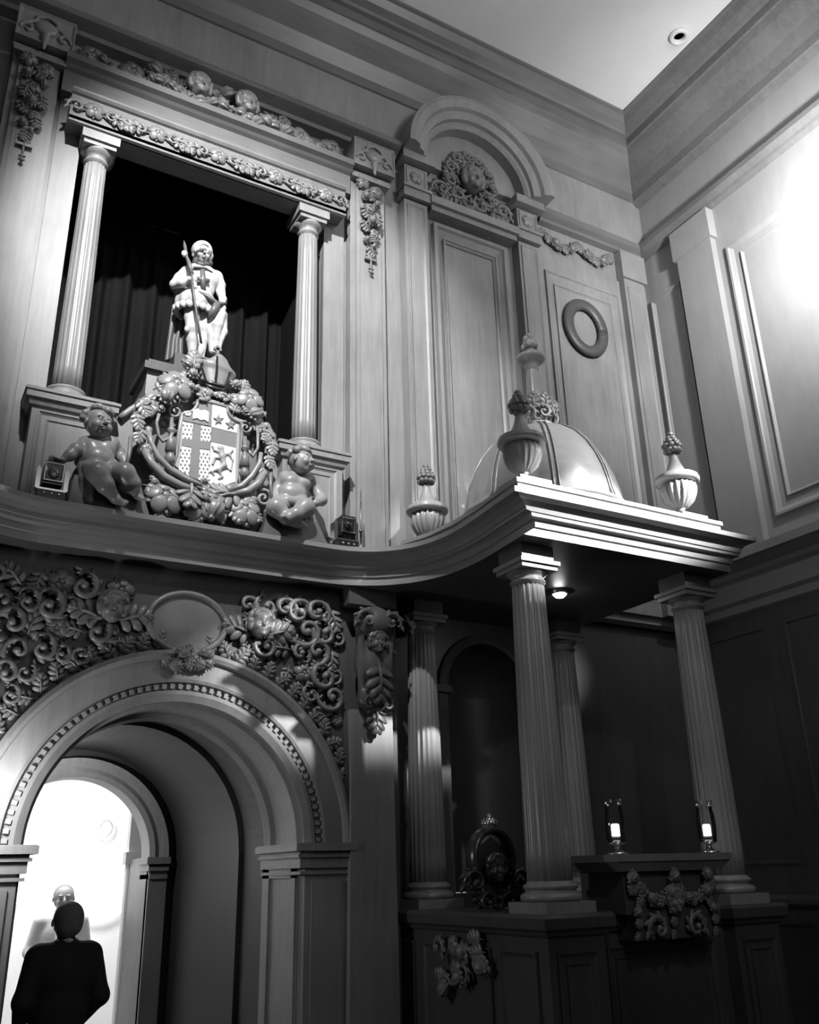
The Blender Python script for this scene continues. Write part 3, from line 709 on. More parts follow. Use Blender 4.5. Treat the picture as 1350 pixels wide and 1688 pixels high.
t = thing('spandrel_carving', (CX, 6.0, 2.6), 'dense carved acanthus scrollwork spreading round the top of the big doorway arch', 'carving')
r = random.Random(21)
n_ = 0; placed = []
cand = []
for row in range(11):
    for q in range(21):
        cand.append((0.34+q*0.128+(0.064 if row % 2 else 0)+r.uniform(-.02, .02), 2.16+row*0.148+r.uniform(-.02, .02)))
for x, z in cand:
    d = math.hypot(x-CX, z-SPR)
    if d < 1.22+0.085 or z > 3.74 or x < 0.33 or x > 2.87: continue
    if abs(x-CX) < 0.36 and z > 3.26: continue
    if min(abs(x-1.19), abs(x-2.21)) < 0.14 and 3.38 < z < 3.64: continue
    q = 1 if x > CX else -1
    s_ = r.uniform(0.17, 0.24) if 1.42 < d else 0.14
    if x > 2.8: s_ = 0.12
    kind = 'scroll' if r.random() < 0.6 else r.choice(['leaf', 'leaf', 'flower'])
    inst(kind, kind, 'carve', t, (x, 5.995, z), s_*(1.0 if kind == 'scroll' else 0.9), roll=r.uniform(0, 6.28), flip=q, thick=1.4)
for i in range(34):           # leaf sprigs following the arch edge
    a = 0.10+(PI-0.2)*i/33
    if abs(a-PI/2) < 0.12: continue
    inst('leaf', 'leaf', 'carve', t, (CX+1.285*math.cos(a), 5.995, SPR+1.285*math.sin(a)), 0.13, roll=PI/2-a+r.uniform(-.9, .9), thick=1.5) if CX+1.285*math.cos(a) < 2.92 else None
for x, lab in ((1.19, 'carved winged cherub head above the arch, left of the oval plaque'), (2.21, 'carved cherub head above the arch, right of the oval plaque')):
    o = thing('cherub_head', (x, 5.93, 3.5), lab, 'carving', 'cherub heads over the arch')
    inst('mask', 'head', 'carve', o, (x, 5.93, 3.5), 0.23)
    for q in (-1, 1): inst('leaf', 'wing', 'carve', o, (x+q*0.13, 5.985, 3.46), 0.24, roll=q*1.3, thick=1.2)
t = thing('oval_plaque', (CX, 5.98, 3.47), 'plain dark oval plaque in a raised rim above the arch crown', 'plaque')
b = MB(); n = 48
def oval(rx, rz): return [(CX+rx*math.cos(2*PI*i/n), 3.47+rz*math.sin(2*PI*i/n)) for i in range(n)]
b.prism(oval(0.25, 0.19), 5.965, 6.0); b.build('plate', 'carve', t)
b = MB(); b.tube([(x, 5.96, z) for x, z in oval(0.265, 0.205)]+[(CX+0.265, 5.96, 3.47)], 0.022, 8); b.build('rim', 'carve', t)
t = thing('fruit_cluster', (CX, 5.9, 3.2), 'carved cluster of fruit and leaves on the arch crown below the plaque', 'carving')
for i in range(12):
    k = ['fruit', 'fruit', 'flower', 'leaf'][i % 4]
    inst(k, k, 'carve', t, (CX+r.uniform(-0.15, 0.15), 5.89, 3.20+r.uniform(-0.05, 0.06)), 0.09+0.03*r.random(), roll=r.uniform(-2, 2))

# ================================================================ UPPER SCREEN
def garland_drop(parent, cx_, y, z1, z0, w_, m='carve'):
    r = random.Random(int(cx_*100)); z = z1; i = 0
    seq = [('flower', 0.16, -0.07), ('flower', 0.16, 0.07), ('leaf', 0.17, 0.0), ('fruit', 0.11, -0.06), ('fruit', 0.10, 0.06), ('flower', 0.14, 0.0), ('leaf', 0.17, -0.05), ('leaf', 0.17, 0.06), ('fruit', 0.13, 0.0), ('leaf', 0.15, -0.06), ('flower', 0.12, 0.04), ('leaf', 0.14, 0.05), ('fruit', 0.09, -0.04), ('fruit', 0.08, 0.03), ('leaf', 0.13, 0.0), ('flower', 0.10, 0.0)]
    L = (z1-z0)-0.18
    for i, (k, s_, dx) in enumerate(seq):
        z = z1-0.03-L*i/len(seq)
        inst(k, k, m, parent, (cx_+dx*w_, y, z), s_*0.95, roll=r.uniform(-0.6, 0.6)+(PI if k == 'leaf' else 0), thick=1.7)
    b = MB(); b.tube([(cx_, y-0.02, z0+0.22), (cx_, y-0.03, z0+0.02)], [0.012, 0.008], 6); b.box(cx_-0.06, cx_+0.06, y-0.03, y-0.01, z0+0.15, z0+0.175); b.ell((cx_, y-0.03, z0+0.015), 0.018, 8, 6); b.box(cx_-0.025, cx_+0.025, y-0.035, y-0.015, z0+0.05, z0+0.062)
    b.build('tassel', m, parent)
def upper_pilaster(x0, x1, label, gl):
    cx_ = (x0+x1)/2
    t = thing('upper_pilaster', (cx_, 6.15, 4.105), label, 'pilaster')
    b = MB(); b.box(x0, x1, 6.10, 6.2, 4.105, 7.93); b.box(x0+0.05, x1-0.05, 6.075, 6.10, 4.15, 7.9); b.box(x0+0.085, x1-0.085, 6.065, 6.10, 4.2, 7.88); b.box(x0-0.03, x1+0.03, 6.06, 6.2, 4.105, 4.2); b.build('shaft', 'wood', t)
    b = MB(); b.box(x0-0.01, x1+0.03, 6.03, 6.2, 7.93, 7.99); b.box(x0-0.02, x1+0.045, 6.05, 6.2, 7.99, 8.01)
    b.box(x0-0.02, x1+0.06, 5.99, 6.2, 8.03, 8.35); b.frame(x0-0.02, x1+0.06, 8.03, 8.35, 5.99, 0.03, 0.015); b.build('capital_block', 'wood', t)
    s = Sculpt(0.008, 0.012); c0 = cx_+0.02
    s.ell((c0, 5.99, 8.19), (0.09, 0.04, 0.07))
    for q in (-1, 1):
        for i in range(14):
            a = i*0.42; rr = 0.055*(1-i/16)
            s.ell((c0+q*(0.135+rr*math.cos(a)), 5.985, 8.13+rr*math.sin(a)), 0.015, k=0.01)
        s.cone((c0+q*0.08, 5.985, 8.24), (c0+q*0.17, 5.985, 8.17), 0.018, 0.015)
    s.cone((c0-0.08, 5.98, 8.27), (c0, 5.975, 8.31), 0.016); s.cone((c0, 5.975, 8.31), (c0+0.08, 5.98, 8.27), 0.016)
    s.cone((c0, 5.98, 8.10), (c0, 5.98, 7.98), 0.035, 0.012)
    s.build('strapwork', 'carvel', t)
    g = thing('garland_drop', (cx_, 6.06, 6.9), gl, 'carving', 'carved garland drops on the pilasters')
    garland_drop(g, cx_, 6.06, 7.92, 6.88, 1.0)
upper_pilaster(3.00, 3.355, 'tall brightly lit pilaster with scrolled capital right of the statue opening', 'carved flower and fruit garland hanging on the pilaster right of the statue')
upper_pilaster(0.045, 0.40, 'tall brightly lit pilaster with scrolled capital left of the statue opening', 'carved flower and fruit garland hanging on the pilaster at the far left')
# outer half pilaster at the picture's left edge
t = thing('outer_pilaster', (-0.3, 6.15, 4.105), 'pilaster partly seen at the upper left edge beside the tall left pilaster', 'pilaster')
b = MB(); b.box(-0.5, -0.12, 6.10, 6.2, 4.105, 7.85); b.frame(-0.46, -0.16, 4.3, 7.8, 6.10, 0.03, 0.012); b.build('shaft', 'wood', t)
b = MB(); b.box(-0.52, -0.10, 6.05, 6.2, 7.9, 8.0); b.box(-0.5, -0.12, 6.04, 6.2, 8.03, 8.33); b.build('capital', 'wood', t)

# frames and lintel of the opening
t = thing('opening_lintel', (CX, 6.1, 7.37), 'carved lintel with rosettes spanning the two columns over the statue', 'lintel')
b = MB(); b.box(0.50, 2.90, 6.0, 6.2, 7.40, 7.69); b.sweep([(0.50, 6.0), (2.90, 6.0)], [(0, 7.37), (0.02, 7.38), (0.02, 7.40), (0.0, 7.41), (0.0, 7.45)], closed=True)
b.sweep([(0.50, 6.0), (2.90, 6.0)], [(0, 7.66), (0.02, 7.67), (0.035, 7.69), (0.035, 7.71), (0.0, 7.72)], closed=True); b.build('beam', 'carve', t)
b = MB(); b.box(OX0, OX1, 6.02, 6.6, 7.37, 7.40); b.build('underside', 'wood', t)
for i, x in enumerate((0.68, 1.18, 1.70, 2.22, 2.70)):
    inst('flower', 'rosette', 'carve', t, (x, 5.995, 7.55), 0.17, thick=1.1)
    for q in (-1, 1):
        inst('scroll', 'scroll', 'carve', t, (x+q*0.14, 5.998, 7.53), 0.14, flip=q)
    if i < 4:
        inst('leaf', 'leaf', 'carve', t, (x+0.20, 5.998, 7.53), 0.2, roll=PI/2+0.3); inst('leaf', 'leaf', 'carve', t, (x+0.31, 5.998, 7.53), 0.2, roll=-PI/2-0.3)
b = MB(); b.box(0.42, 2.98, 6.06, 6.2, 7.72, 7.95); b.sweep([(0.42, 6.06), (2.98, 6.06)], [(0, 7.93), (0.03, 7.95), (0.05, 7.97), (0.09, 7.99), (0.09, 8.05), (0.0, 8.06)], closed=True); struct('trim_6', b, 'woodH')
# frieze garland
t = thing('frieze_garland', (CX, 6.1, 8.0), 'long carved garland of fruit and flowers with two faces above the lintel', 'carving')
r = random.Random(4)
N_ = 58
for i in range(N_):
    u = i/(N_-1); x = 0.58+2.30*u; c = abs(u-0.5)*2
    amp = 0.10+0.06*math.cos(u*6*PI)
    dens = 1.0 if c < 0.55 else 0.85
    z = 8.10+0.03*math.sin(u*9*PI)+(0.02 if c < 0.5 else 0.03)
    k = r.choice(['flower', 'fruit', 'flower', 'leaf', 'fruit'])
    inst(k, k, 'carve', t, (x, 6.10-0.05*(1-c), z+r.uniform(-0.03, 0.03)), (0.12+0.06*r.random())*dens, roll=r.uniform(-2.5, 2.5), thick=1.4)
for i in range(44):
    x = rnd.uniform(1.05, 2.32); z = 8.18+rnd.uniform(-0.02, 0.17)
    k = rnd.choice(['leaf', 'flower', 'leaf', 'scroll', 'fruit']); inst(k, k, 'carve', t, (x, 6.13, z), 0.13+0.06*rnd.random(), roll=rnd.uniform(-3, 3), thick=1.5)
for x in (0.62, 0.95, 2.48, 2.80):
    inst('flower', 'flower', 'carve', t, (x, 6.12, 8.20), 0.26, roll=x, thick=1.3)
for x in (1.50, 1.93): inst('mask', 'mask_head', 'carve', t, (x, 6.03, 8.24), 0.26, yaw=0.15)

# columns in the opening, their pedestals
for sx, lab, lab2 in ((-1, 'round fluted column standing left of the statue on its panelled pedestal', 'panelled pedestal under the left column, behind the left seated cherub'), (1, 'round fluted column standing right of the statue on its panelled pedestal', 'panelled pedestal under the right column, behind the right seated cherub')):
    x = 0.76 if sx < 0 else 2.60; y = 6.14
    p = thing('pedestal', (x, y, 4.105), lab2, 'pedestal', 'column pedestals')
    xa, xb = (0.54, 1.05) if sx < 0 else (2.36, 2.87)
    b = MB(); b.box(xa, xb, 5.98, 6.35, 4.105, 4.88); b.build('die', 'wood', p)
    b = MB(); b.frame(xa+0.04, xb-0.04, 4.2, 4.84, 5.98, 0.03, 0.014); b.frame(xa+0.10, xb-0.10, 4.26, 4.78, 5.98, 0.015, 0.008); b.build('panel', 'wood', p)
    b = MB(); pa = [(xa-0.0, 6.35), (xa, 5.98), (xb, 5.98), (xb, 6.35)]
    b.sweep(pa, [(0, 4.86), (0.02, 4.87), (0.03, 4.90), (0.05, 4.915), (0.05, 4.96), (0.06, 4.965), (0.06, 4.985), (0.02, 5.01), (-0.24, 5.01), (-0.24, 4.86)], closed=True); b.build('cap', 'wood', p)
    t = thing('round_column', (x, y, 5.01), lab, 'column', 'columns beside the statue')
    b = MB(); b.lathe((x, y, 0), [(0.15, 5.01), (0.155, 5.03), (0.15, 5.05), (0.135, 5.055), (0.13, 5.07), (0.14, 5.08), (0.135, 5.095), (0.118, 5.10)], 40); b.build('base', 'wood', t)
    fluted(t, 'shaft', x, y, 5.10, 7.14, 0.101, 0.084, 'colw', 16)
    b = MB(); b.lathe((x, y, 0), [(0.084, 7.13), (0.084, 7.145), (0.096, 7.15), (0.096, 7.16), (0.083, 7.165), (0.083, 7.20), (0.10, 7.21), (0.12, 7.235), (0.125, 7.25)], 40); b.box(x-0.125, x+0.125, y-0.125, y+0.125, 7.25, 7.29); b.box(x-0.145, x+0.145, y-0.145, y+0.145, 7.29, 7.37); b.build('capital', 'wood', t)
# frame strips beside the opening
b = MB(); b.box(0.44, 0.63, 6.17, 6.21, 4.105, 7.72); b.box(2.77, 2.97, 6.17, 6.21, 4.105, 7.72); struct('trim_7', b, 'wood')

# curtain
def curtain():
    t = thing('black_curtain', (CX, 7.1, 4.105), 'black pleated curtain hanging behind the statue', 'curtain')
    v = []; f = []; n = 260; rows = 14; r = random.Random(2)
    ph = [r.uniform(0, 6) for _ in range(4)]
    for j in range(rows+1):
        z = 4.11+3.48*j/rows; q = 1-j/rows
        for i in range(n+1):
            x = OX0-0.25+(OX1-OX0+0.5)*i/n
            d = 0.06*math.sin(x*24+ph[0]+0.5*math.sin(x*5))+0.03*math.sin(x*53+ph[1])+0.03*math.sin(x*9+ph[2]+q)
            v.append((x, 7.15+d*(0.6+0.6*q), z))
    for j in range(rows):
        for i in range(n): f.append((j*(n+1)+i, j*(n+1)+i+1, (j+1)*(n+1)+i+1, (j+1)*(n+1)+i))
    b = MB(); b.add(v, f, True); b.build('drape', 'curtain', t)
    b = MB(); b.tube([(OX0-0.2, 7.15, 7.56), (OX1+0.2, 7.15, 7.56)], 0.02, 8); b.build('rail', 'black', t)
curtain()

# pediment behind the arms and block under the statue
t = thing('curved_pediment', (CX, 6.2, 4.105), 'curved wooden pediment with a raised block that carries the statue', 'pediment')
pts = [(0.98, 4.11), (2.42, 4.11), (2.42, 4.92), (2.30, 5.00)]
arc = [(CX+0.66*math.cos(a), 4.62+0.62*math.sin(a)) for a in np.linspace(0.55, 1.15, 8)]
arc2 = [(CX+0.66*math.cos(a), 4.62+0.62*math.sin(a)) for a in np.linspace(PI-1.15, PI-0.55, 8)]
prof = pts+arc+[(1.98, 5.33), (1.98, 5.40), (1.30, 5.40), (1.30, 5.20)]+arc2[1:]+[(1.10, 5.0), (0.98, 4.92)]
b = MB(); b.prism(prof, 6.08, 6.5); b.build('pediment_body', 'wood', t)
b = MB(); b.box(1.27, 2.10, 6.04, 6.52, 5.40, 5.46); b.box(1.30, 2.07, 6.06, 6.5, 5.46, 5.49); b.build('top_slab', 'lowwood', t)
b = MB(); b.tube([(x, 6.06, z) for x, z in arc2], 0.025, 8); b.build('curved_moulding', 'wood', t); b = MB(); b.tube([(x, 6.06, z) for x, z in arc], 0.025, 8); b.build('curved_moulding', 'wood', t)
b = MB(); b.box(1.05, 2.35, 5.88, 6.1, 4.105, 4.30); b.build('sill', 'lowwood', t)

# niche bay with arch hood, right of the big pilaster
t = thing('door_bay', (4.4, 6.1, 4.105), 'tall framed panel between pilasters under a round arched hood', 'panelling')
for x0, x1 in ((3.57, 3.83), (4.93, 5.19)):
    b = MB(); b.box(x0, x1, 6.08, 6.2, 4.105, 7.93); b.frame(x0+0.03, x1-0.03, 4.3, 7.88, 6.08, 0.03, 0.014); b.box(x0-0.02, x1+0.02, 6.06, 6.2, 4.105, 4.25); b.build('pilaster', 'wood', t)
    b = MB(); b.box(x0-0.02, x1+0.02, 6.04, 6.2, 7.95, 8.05); b.box(x0-0.03, x1+0.03, 6.02, 6.2, 8.05, 8.08); b.box(x0, x1, 6.06, 6.2, 8.08, 8.34); b.frame(x0+0.02, x1-0.02, 8.10, 8.32, 6.06, 0.025, 0.012)
    b.box(x0-0.05, x1+0.05, 5.98, 6.2, 8.36, 8.46); b.build('capital_block', 'wood', t)
    inst('flower', 'rosette', 'wood', t, ((x0+x1)/2, 6.06, 8.21), 0.15)
b = MB(); b.frame(3.94, 4.82, 4.3, 7.84, 6.2, 0.11, 0.06); b.frame(4.06, 4.70, 4.42, 7.70, 6.19, 0.04, 0.03); b.build('panel_frame', 'wood', t)
b = MB(); b.box(3.87, 4.90, 6.06, 6.2, 7.90, 7.96); b.box(3.85, 4.91, 6.02, 6.2, 7.96, 8.05); b.build('shelf', 'wood', t)
HX, HZ = 4.40, 8.45
b = MB(); b.ring(HX, HZ, [(0.60, 6.21), (0.60, 6.0), (0.63, 5.97), (0.66, 5.97), (0.67, 5.93), (0.74, 5.90), (0.76, 5.86), (0.83, 5.83), (0.88, 5.84), (0.88, 6.21)], n=48); b.build('arch_hood', 'wood', t)
c = thing('hood_cartouche', (HX, 6.12, 8.5), 'carved oval wreath with a cherub face set under the arched hood', 'carving')
for i in range(22):
    a = 2*PI*i/22; inst('leaf' if i % 2 else 'scroll', 'leaf' if i % 2 else 'scroll', 'carve', c, (HX-0.02+0.25*math.cos(a), 6.13, 8.47+0.30*math.sin(a)), 0.20, roll=PI/2-a+1.2, thick=1.5)
inst('mask', 'mask_head', 'carve', c, (HX-0.02, 6.08, 8.45), 0.32)
for q in (-1, 1):
    inst('scroll', 'scroll', 'carve', c, (HX-0.02+q*0.38, 6.13, 8.22), 0.22, flip=q, thick=1.5); inst('leaf', 'leaf', 'carve', c, (HX+q*0.28, 6.12, 8.16), 0.24, roll=q*1.9, thick=1.5)
b = MB(); b.box(HX-0.3, HX+0.3, 6.12, 6.2, 8.06, 8.2); b.build('base', 'carve', c)
# wreath and garlands on the wall panel further right
t = thing('wall_wreath', (5.82, 6.18, 7.2), 'round carved wreath hung on the wall panel near the corner', 'wreath')
b = MB(); n = 28
for i in range(n):
    a = 2*PI*i/n; b.ell((5.82+0.23*math.cos(a), 6.165, 7.19+0.28*math.sin(a)), (0.066, 0.03, 0.05), 7, 5)
b.tube([(5.82+0.235*math.cos(2*PI*i/n), 6.17, 7.19+0.285*math.sin(2*PI*i/n)) for i in range(n+1)], 0.068, 10, 0.5); b.build('ring', 'lowwood', t)
t = thing('corner_garland', (5.8, 6.15, 8.15), 'dim carved swag above the wreath panel', 'carving')
for i in range(14):
    u = i/13; inst(['leaf', 'flower', 'fruit'][i % 3], ['leaf', 'flower', 'fruit'][i % 3], 'carve', t, (5.35+0.95*u, 6.17, 8.25-0.12*math.sin(PI*((2*u) % 1))), 0.14, roll=rnd.uniform(-2, 2))

# ================================================================ COAT OF ARMS
YA = 5.84
def Z2(zx, zy, Y=YA): return at(200+zx/4.821, 560+zy/4.821, Y)
def plate(px, Y, th, name, m, parent):
    q = [Z2(a, b_, Y) for a, b_ in px]; b = MB(); b.prism([(p[0], p[2]) for p in q], Y-th, Y); return b.build(name, m, parent)
t = thing('coat_of_arms', (1.76, 5.95, 4.2), 'large carved shield of arms with cross, book, stars and lion in a scrolled frame', 'coat of arms')
def bez(p0, p1, p2, n=8): return [((1-u)**2*p0[0]+2*u*(1-u)*p1[0]+u*u*p2[0], (1-u)**2*p0[1]+2*u*(1-u)*p1[1]+u*u*p2[1]) for u in np.linspace(0, 1, n)]
# big oval backing
n = 40
ov = [(645+520*math.cos(2*PI*i/n)+0, 830+430*math.sin(2*PI*i/n)+0.17*520*math.cos(2*PI*i/n)) for i in range(n)]
plate(ov, 6.0, 0.10, 'backing', 'carve', t)
sh = bez((610, 480), (720, 500), (840, 535), 4)+bez((840, 535), (850, 640), (950, 660), 6)+[(955, 740), (948, 900)]+bez((948, 900), (945, 1050), (935, 1150), 5)+bez((935, 1150), (800, 1190), (640, 1150), 6)+bez((640, 1150), (500, 1100), (405, 1015), 6)+[(440, 900), (455, 760), (480, 590)]+bez((480, 590), (600, 590), (610, 480), 6)
plate(sh, YA+0.02, 0.05, 'shield', 'grey2', t)
q = [Z2(a, b_, YA-0.03) for a, b_ in sh]; b = MB(); b.tube(q+[q[0]], 0.014, 8); b.build('shield_rim', 'carvel', t)
YF = YA-0.03; e = 0.006
def ch(px, name, m, k=1): return plate(px, YF, e*k, name, m, t)
ch([(722, 515), (828, 545), (850, 640), (925, 680), (915, 745), (716, 695)], 'star_quarter', 'white')
ch([(716, 700), (915, 750), (908, 860), (712, 812)], 'bar', 'grey')
ch([(712, 815), (908, 862), (905, 1130), (800, 1165), (690, 1140)], 'lion_quarter', 'white')
ch([(490, 590), (605, 590), (625, 490), (718, 512), (712, 690), (490, 645)], 'chief', 'grey')
ch([(485, 655), (570, 672), (560, 795), (485, 788)], 'spotted_quarter', 'white')
ch([(632, 685), (712, 700), (705, 815), (625, 805)], 'spotted_quarter', 'white')
ch([(478, 845), (555, 858), (535, 1085), (455, 1035)], 'spotted_quarter', 'white')
ch([(622, 870), (700, 882), (690, 1140), (610, 1115)], 'spotted_quarter', 'white')
ch([(572, 670), (632, 685), (625, 805), (705, 815), (702, 880), (622, 868), (610, 1118), (535, 1088), (555, 858), (480, 845), (485, 790), (562, 797)], 'cross', 'grey', 1.6)
# book
ch([(565, 565), (600, 552), (628, 568), (660, 562), (692, 580), (688, 660), (655, 640), (628, 645), (600, 628), (562, 635)], 'open_book', 'white', 2.2)
ch([(500, 575), (540, 570), (555, 590), (540, 610), (505, 605)], 'book_clasp', 'white', 2.0)
def star(cx_, cy_, r_):
    pp = []
    for i in range(10):
        a = -PI/2+PI*i/5; rr = r_ if i % 2 == 0 else r_*0.42; pp.append((cx_+rr*math.cos(a), cy_+rr*math.sin(a)))
    return pp
ch(star(768, 640, 42), 'star', 'grey', 2.4); ch(star(865, 678, 42), 'star', 'grey', 2.4)
r = random.Random(1)
b = MB(); b.ell((0, 0, 0), (0.007, 0.004, 0.010), 6, 4); sme = b.mesh('ermine_spot'); sme.materials.append(M['grey'])
def spot(zx, zy):
    o = bpy.data.objects.new('ermine_spot', sme); col.objects.link(o); o.parent = t; o.location = Vector(Z2(zx, zy, YF-e))-t.location
for (xa, xb, ya, yb, nx, ny) in ((500, 560, 680, 780, 3, 4), (645, 700, 710, 800, 3, 4), (480, 545, 875, 1050, 3, 7), (628, 690, 905, 1110, 3, 8)):
    for i in range(nx):
        for j in range(ny): spot(xa+(xb-xa)*i/(nx-1)+(8 if j % 2 else -6), ya+(yb-ya)*j/(ny-1)+0.15*(i*20))
# lion rampant
s = Sculpt(0.004, 0.012)
def L(zx, zy, d=0.0): return Z2(zx, zy, YF-0.008-d)
s.chain([L(790, 875), L(800, 930), L(815, 1000)], [0.022, 0.024, 0.02]); s.ell(L(788, 862), 0.022)
s.chain([L(800, 920), L(860, 905), L(880, 880)], [0.012, 0.008, 0.010]); s.chain([L(795, 940), L(745, 940), L(725, 990)], [0.012, 0.008, 0.009]); s.chain([L(790, 900), L(740, 880), L(725, 850)], [0.012, 0.008, 0.009])
s.chain([L(815, 1000), L(775, 1040), L(800, 1090)], [0.018, 0.013, 0.008]); s.cone(L(800, 1090), L(775, 1105), 0.008)
s.chain([L(815, 1000), L(760, 1030), L(715, 1050), L(735, 1075)], [0.018, 0.012, 0.008, 0.007])
s.chain([L(825, 1010), L(870, 1040), L(885, 960), L(865, 925)], [0.008, 0.006, 0.006, 0.011])
s.build('lion', 'grey2', t)
# frame: side scrolls, strapwork, tassels
def tubez(px, rad, name, m='carvel', Y=YA, n=8, flat=1.0):
    b = MB(); b.tube([Z2(a, c_, Y-d) for a, c_, d in px], rad, n, flat); return b.build(name, m, t)
def curl(cx_, cy_, R, a0, turns, r0, name='scroll_end', m='carvel', dirn=1, Y=YA):
    px = []; rad = []
    for i in range(26):
        u = i/25; a = a0+dirn*turns*2*PI*u; rr = R*(1-u)**0.75
        px.append((cx_+rr*math.cos(a), cy_+rr*math.sin(a), 0.02+0.03*u)); rad.append(r0*(1-0.35*u))
    tubez(px, rad, name, m, Y)
curl(430, 570, 62, -0.6, 1.6, 0.013, dirn=-1); curl(988, 700, 55, PI+0.4, 1.6, 0.013)
# outer acanthus arms
s = Sculpt(0.006, 0.016)
def A(zx, zy, d=0.0, Y=YA+0.04): return Z2(zx, zy, Y-d)
s.chain([A(290, 500, .02), A(220, 470, .05), A(160, 520, .05), A(125, 620, .04), A(130, 720, .03), A(180, 800, .03)], [0.025, 0.035, 0.04, 0.035, 0.03, 0.02])
s.chain([A(215, 720, .05), A(200, 830, .06)], [0.03, 0.022]); s.chain([A(235, 600, .07), A(270, 560, .08), A(240, 530, .08)], [0.02, 0.02, 0.015])
s.chain([A(160, 880, .04), A(210, 870, .06)], [0.03, 0.025]); s.build('acanthus_arm', 'carvel', t)
s = Sculpt(0.006, 0.016)
s.chain([A(1080, 690, .03), A(1150, 690, .05), A(1195, 770, .05), A(1205, 860, .05), A(1175, 960, .04), A(1165, 1020, .03)], [0.02, 0.03, 0.03, 0.03, 0.025, 0.015])
s.chain([A(1120, 760, .07), A(1170, 800, .07), A(1150, 900, .06)], [0.02, 0.02, 0.015])
s.build('acanthus_arm', 'carvel', t)
tubez([(300, 590, .06), (280, 660, .06), (295, 760, .05), (330, 810, .05), (390, 780, .06), (410, 730, .06)], [0.012]*6, 'cord'); tubez([(1085, 720, .06), (1085, 860, .05), (1045, 930, .05), (1000, 870, .05)], [0.012]*4, 'cord')
# lower frame bands
tubez([(215, 730, .04), (235, 820, .05), (290, 930, .06), (400, 1040, .07), (520, 1110, .07), (640, 1160, .06)], [0.02, 0.02, 0.022, 0.022, 0.02, 0.016], 'frame_band')
tubez([(185, 880, .05), (235, 980, .06), (340, 1090, .07), (470, 1160, .07), (600, 1200, .06)], [0.024, 0.03, 0.032, 0.03, 0.02], 'frame_band')
tubez([(1110, 900, .06), (1100, 980, .06), (1040, 1080, .06), (960, 1160, .06), (850, 1200, .06)], [0.016, 0.02, 0.022, 0.022, 0.018], 'frame_band')
tubez([(1130, 1060, .05), (1090, 1140, .05), (1010, 1200, .06), (880, 1230, .06)], [0.025, 0.03, 0.03, 0.02], 'frame_band')
curl(1130, 1260, 70, -2.2, 1.5, 0.017); 
for (x0, y0, x1, y1) in ((402, 620, 385, 1000), (985, 770, 975, 1110)):
    lx = lambda u: x0+(x1-x0)*u; ly = lambda u: y0+(y1-y0)*u
    b = MB(); b.tube([Z2(lx(u), ly(u), YA-0.05) for u in (0, .2, .24, .3, .34, .42, .46, .52, .70, .72, .80, .84, 1.0)], [0.012, 0.016, 0.03, 0.03, 0.018, 0.018, 0.03, 0.032, 0.04, 0.025, 0.03, 0.04, 0.02], 10); b.build('tassel', 'carve', t)
# lobed leaves wrapping the frame arms
for zx, zy, s_, ro in ((250, 480, .16, 1.9), (170, 540, .17, 2.6), (130, 640, .17, 3.0), (150, 750, .16, -2.9), (235, 560, .12, 1.2), (1110, 700, .14, -1.9), (1170, 760, .15, -2.6), (1200, 850, .16, 3.1), (1175, 960, .15, 2.9), (1140, 790, .11, 2.4),
                       (250, 960, .12, -2.4), (350, 1080, .13, -2.1), (480, 1160, .13, -1.9), (1120, 1110, .12, 2.4), (1010, 1190, .13, 2.0)):
    inst('leaf', 'leaf', 'carvel', t, Z2(zx, zy, YA-0.04), s_*0.8, roll=ro, thick=0.6)
for zx, zy in ((205, 870), (1120, 1060)): inst('flower', 'flower', 'carvel', t, Z2(zx, zy, YA-0.05), 0.09)
# flowers and fruit round the arms
FL = [(430, 370, 'flower', .25), (350, 470, 'fruit', .15), (320, 385, 'leaf', .13), (560, 280, 'fruit', .10), (545, 380, 'fruit', .08), (470, 460, 'leaf', .14), (310, 555, 'fruit', .07), (500, 340, 'leaf', .13), (600, 390, 'fruit', .06), (690, 410, 'flower', .10), (770, 430, 'flower', .10), (650, 460, 'leaf', .12), (820, 460, 'leaf', .12),
      (910, 370, 'fruit', .10), (1010, 480, 'flower', .22), (930, 480, 'flower', .13), (1055, 610, 'fruit', .13), (985, 580, 'fruit', .08), (960, 390, 'leaf', .12), (900, 550, 'leaf', .12), (1110, 590, 'leaf', .10), (1100, 560, 'fruit', .05), (570, 190, 'leaf', .16), (520, 210, 'fruit', .10),
      (340, 1260, 'flower', .26), (280, 1110, 'flower', .10), (250, 1200, 'leaf', .14), (380, 1370, 'fruit', .07), (310, 1380, 'leaf', .12), (440, 1280, 'leaf', .12), (540, 1210, 'leaf', .25), (600, 1330, 'flower', .22), (590, 1380, 'flower', .16), (730, 1380, 'fruit', .18), (790, 1430, 'fruit', .10), (660, 1220, 'fruit', .09), (780, 1240, 'leaf', .22), (840, 1260, 'leaf', .24), (700, 1290, 'leaf', .18),
      (970, 1370, 'flower', .24), (890, 1370, 'leaf', .16), (1010, 1270, 'flower', .13), (1050, 1390, 'leaf', .12), (990, 1475, 'fruit', .06), (800, 1340, 'leaf', .13), (640, 1170, 'flower', .08), (650, 1130, 'fruit', .06), (740, 1195, 'leaf', .14)]
r = random.Random(11)
for zx, zy, k, s_ in FL:
    inst(k, k, 'carvel', t, Z2(zx, zy, YA-0.03), s_*1.12, roll=r.uniform(-1.2, 1.2)+(PI if zy > 1100 else 0), pitch=-0.25, thick=1.1)
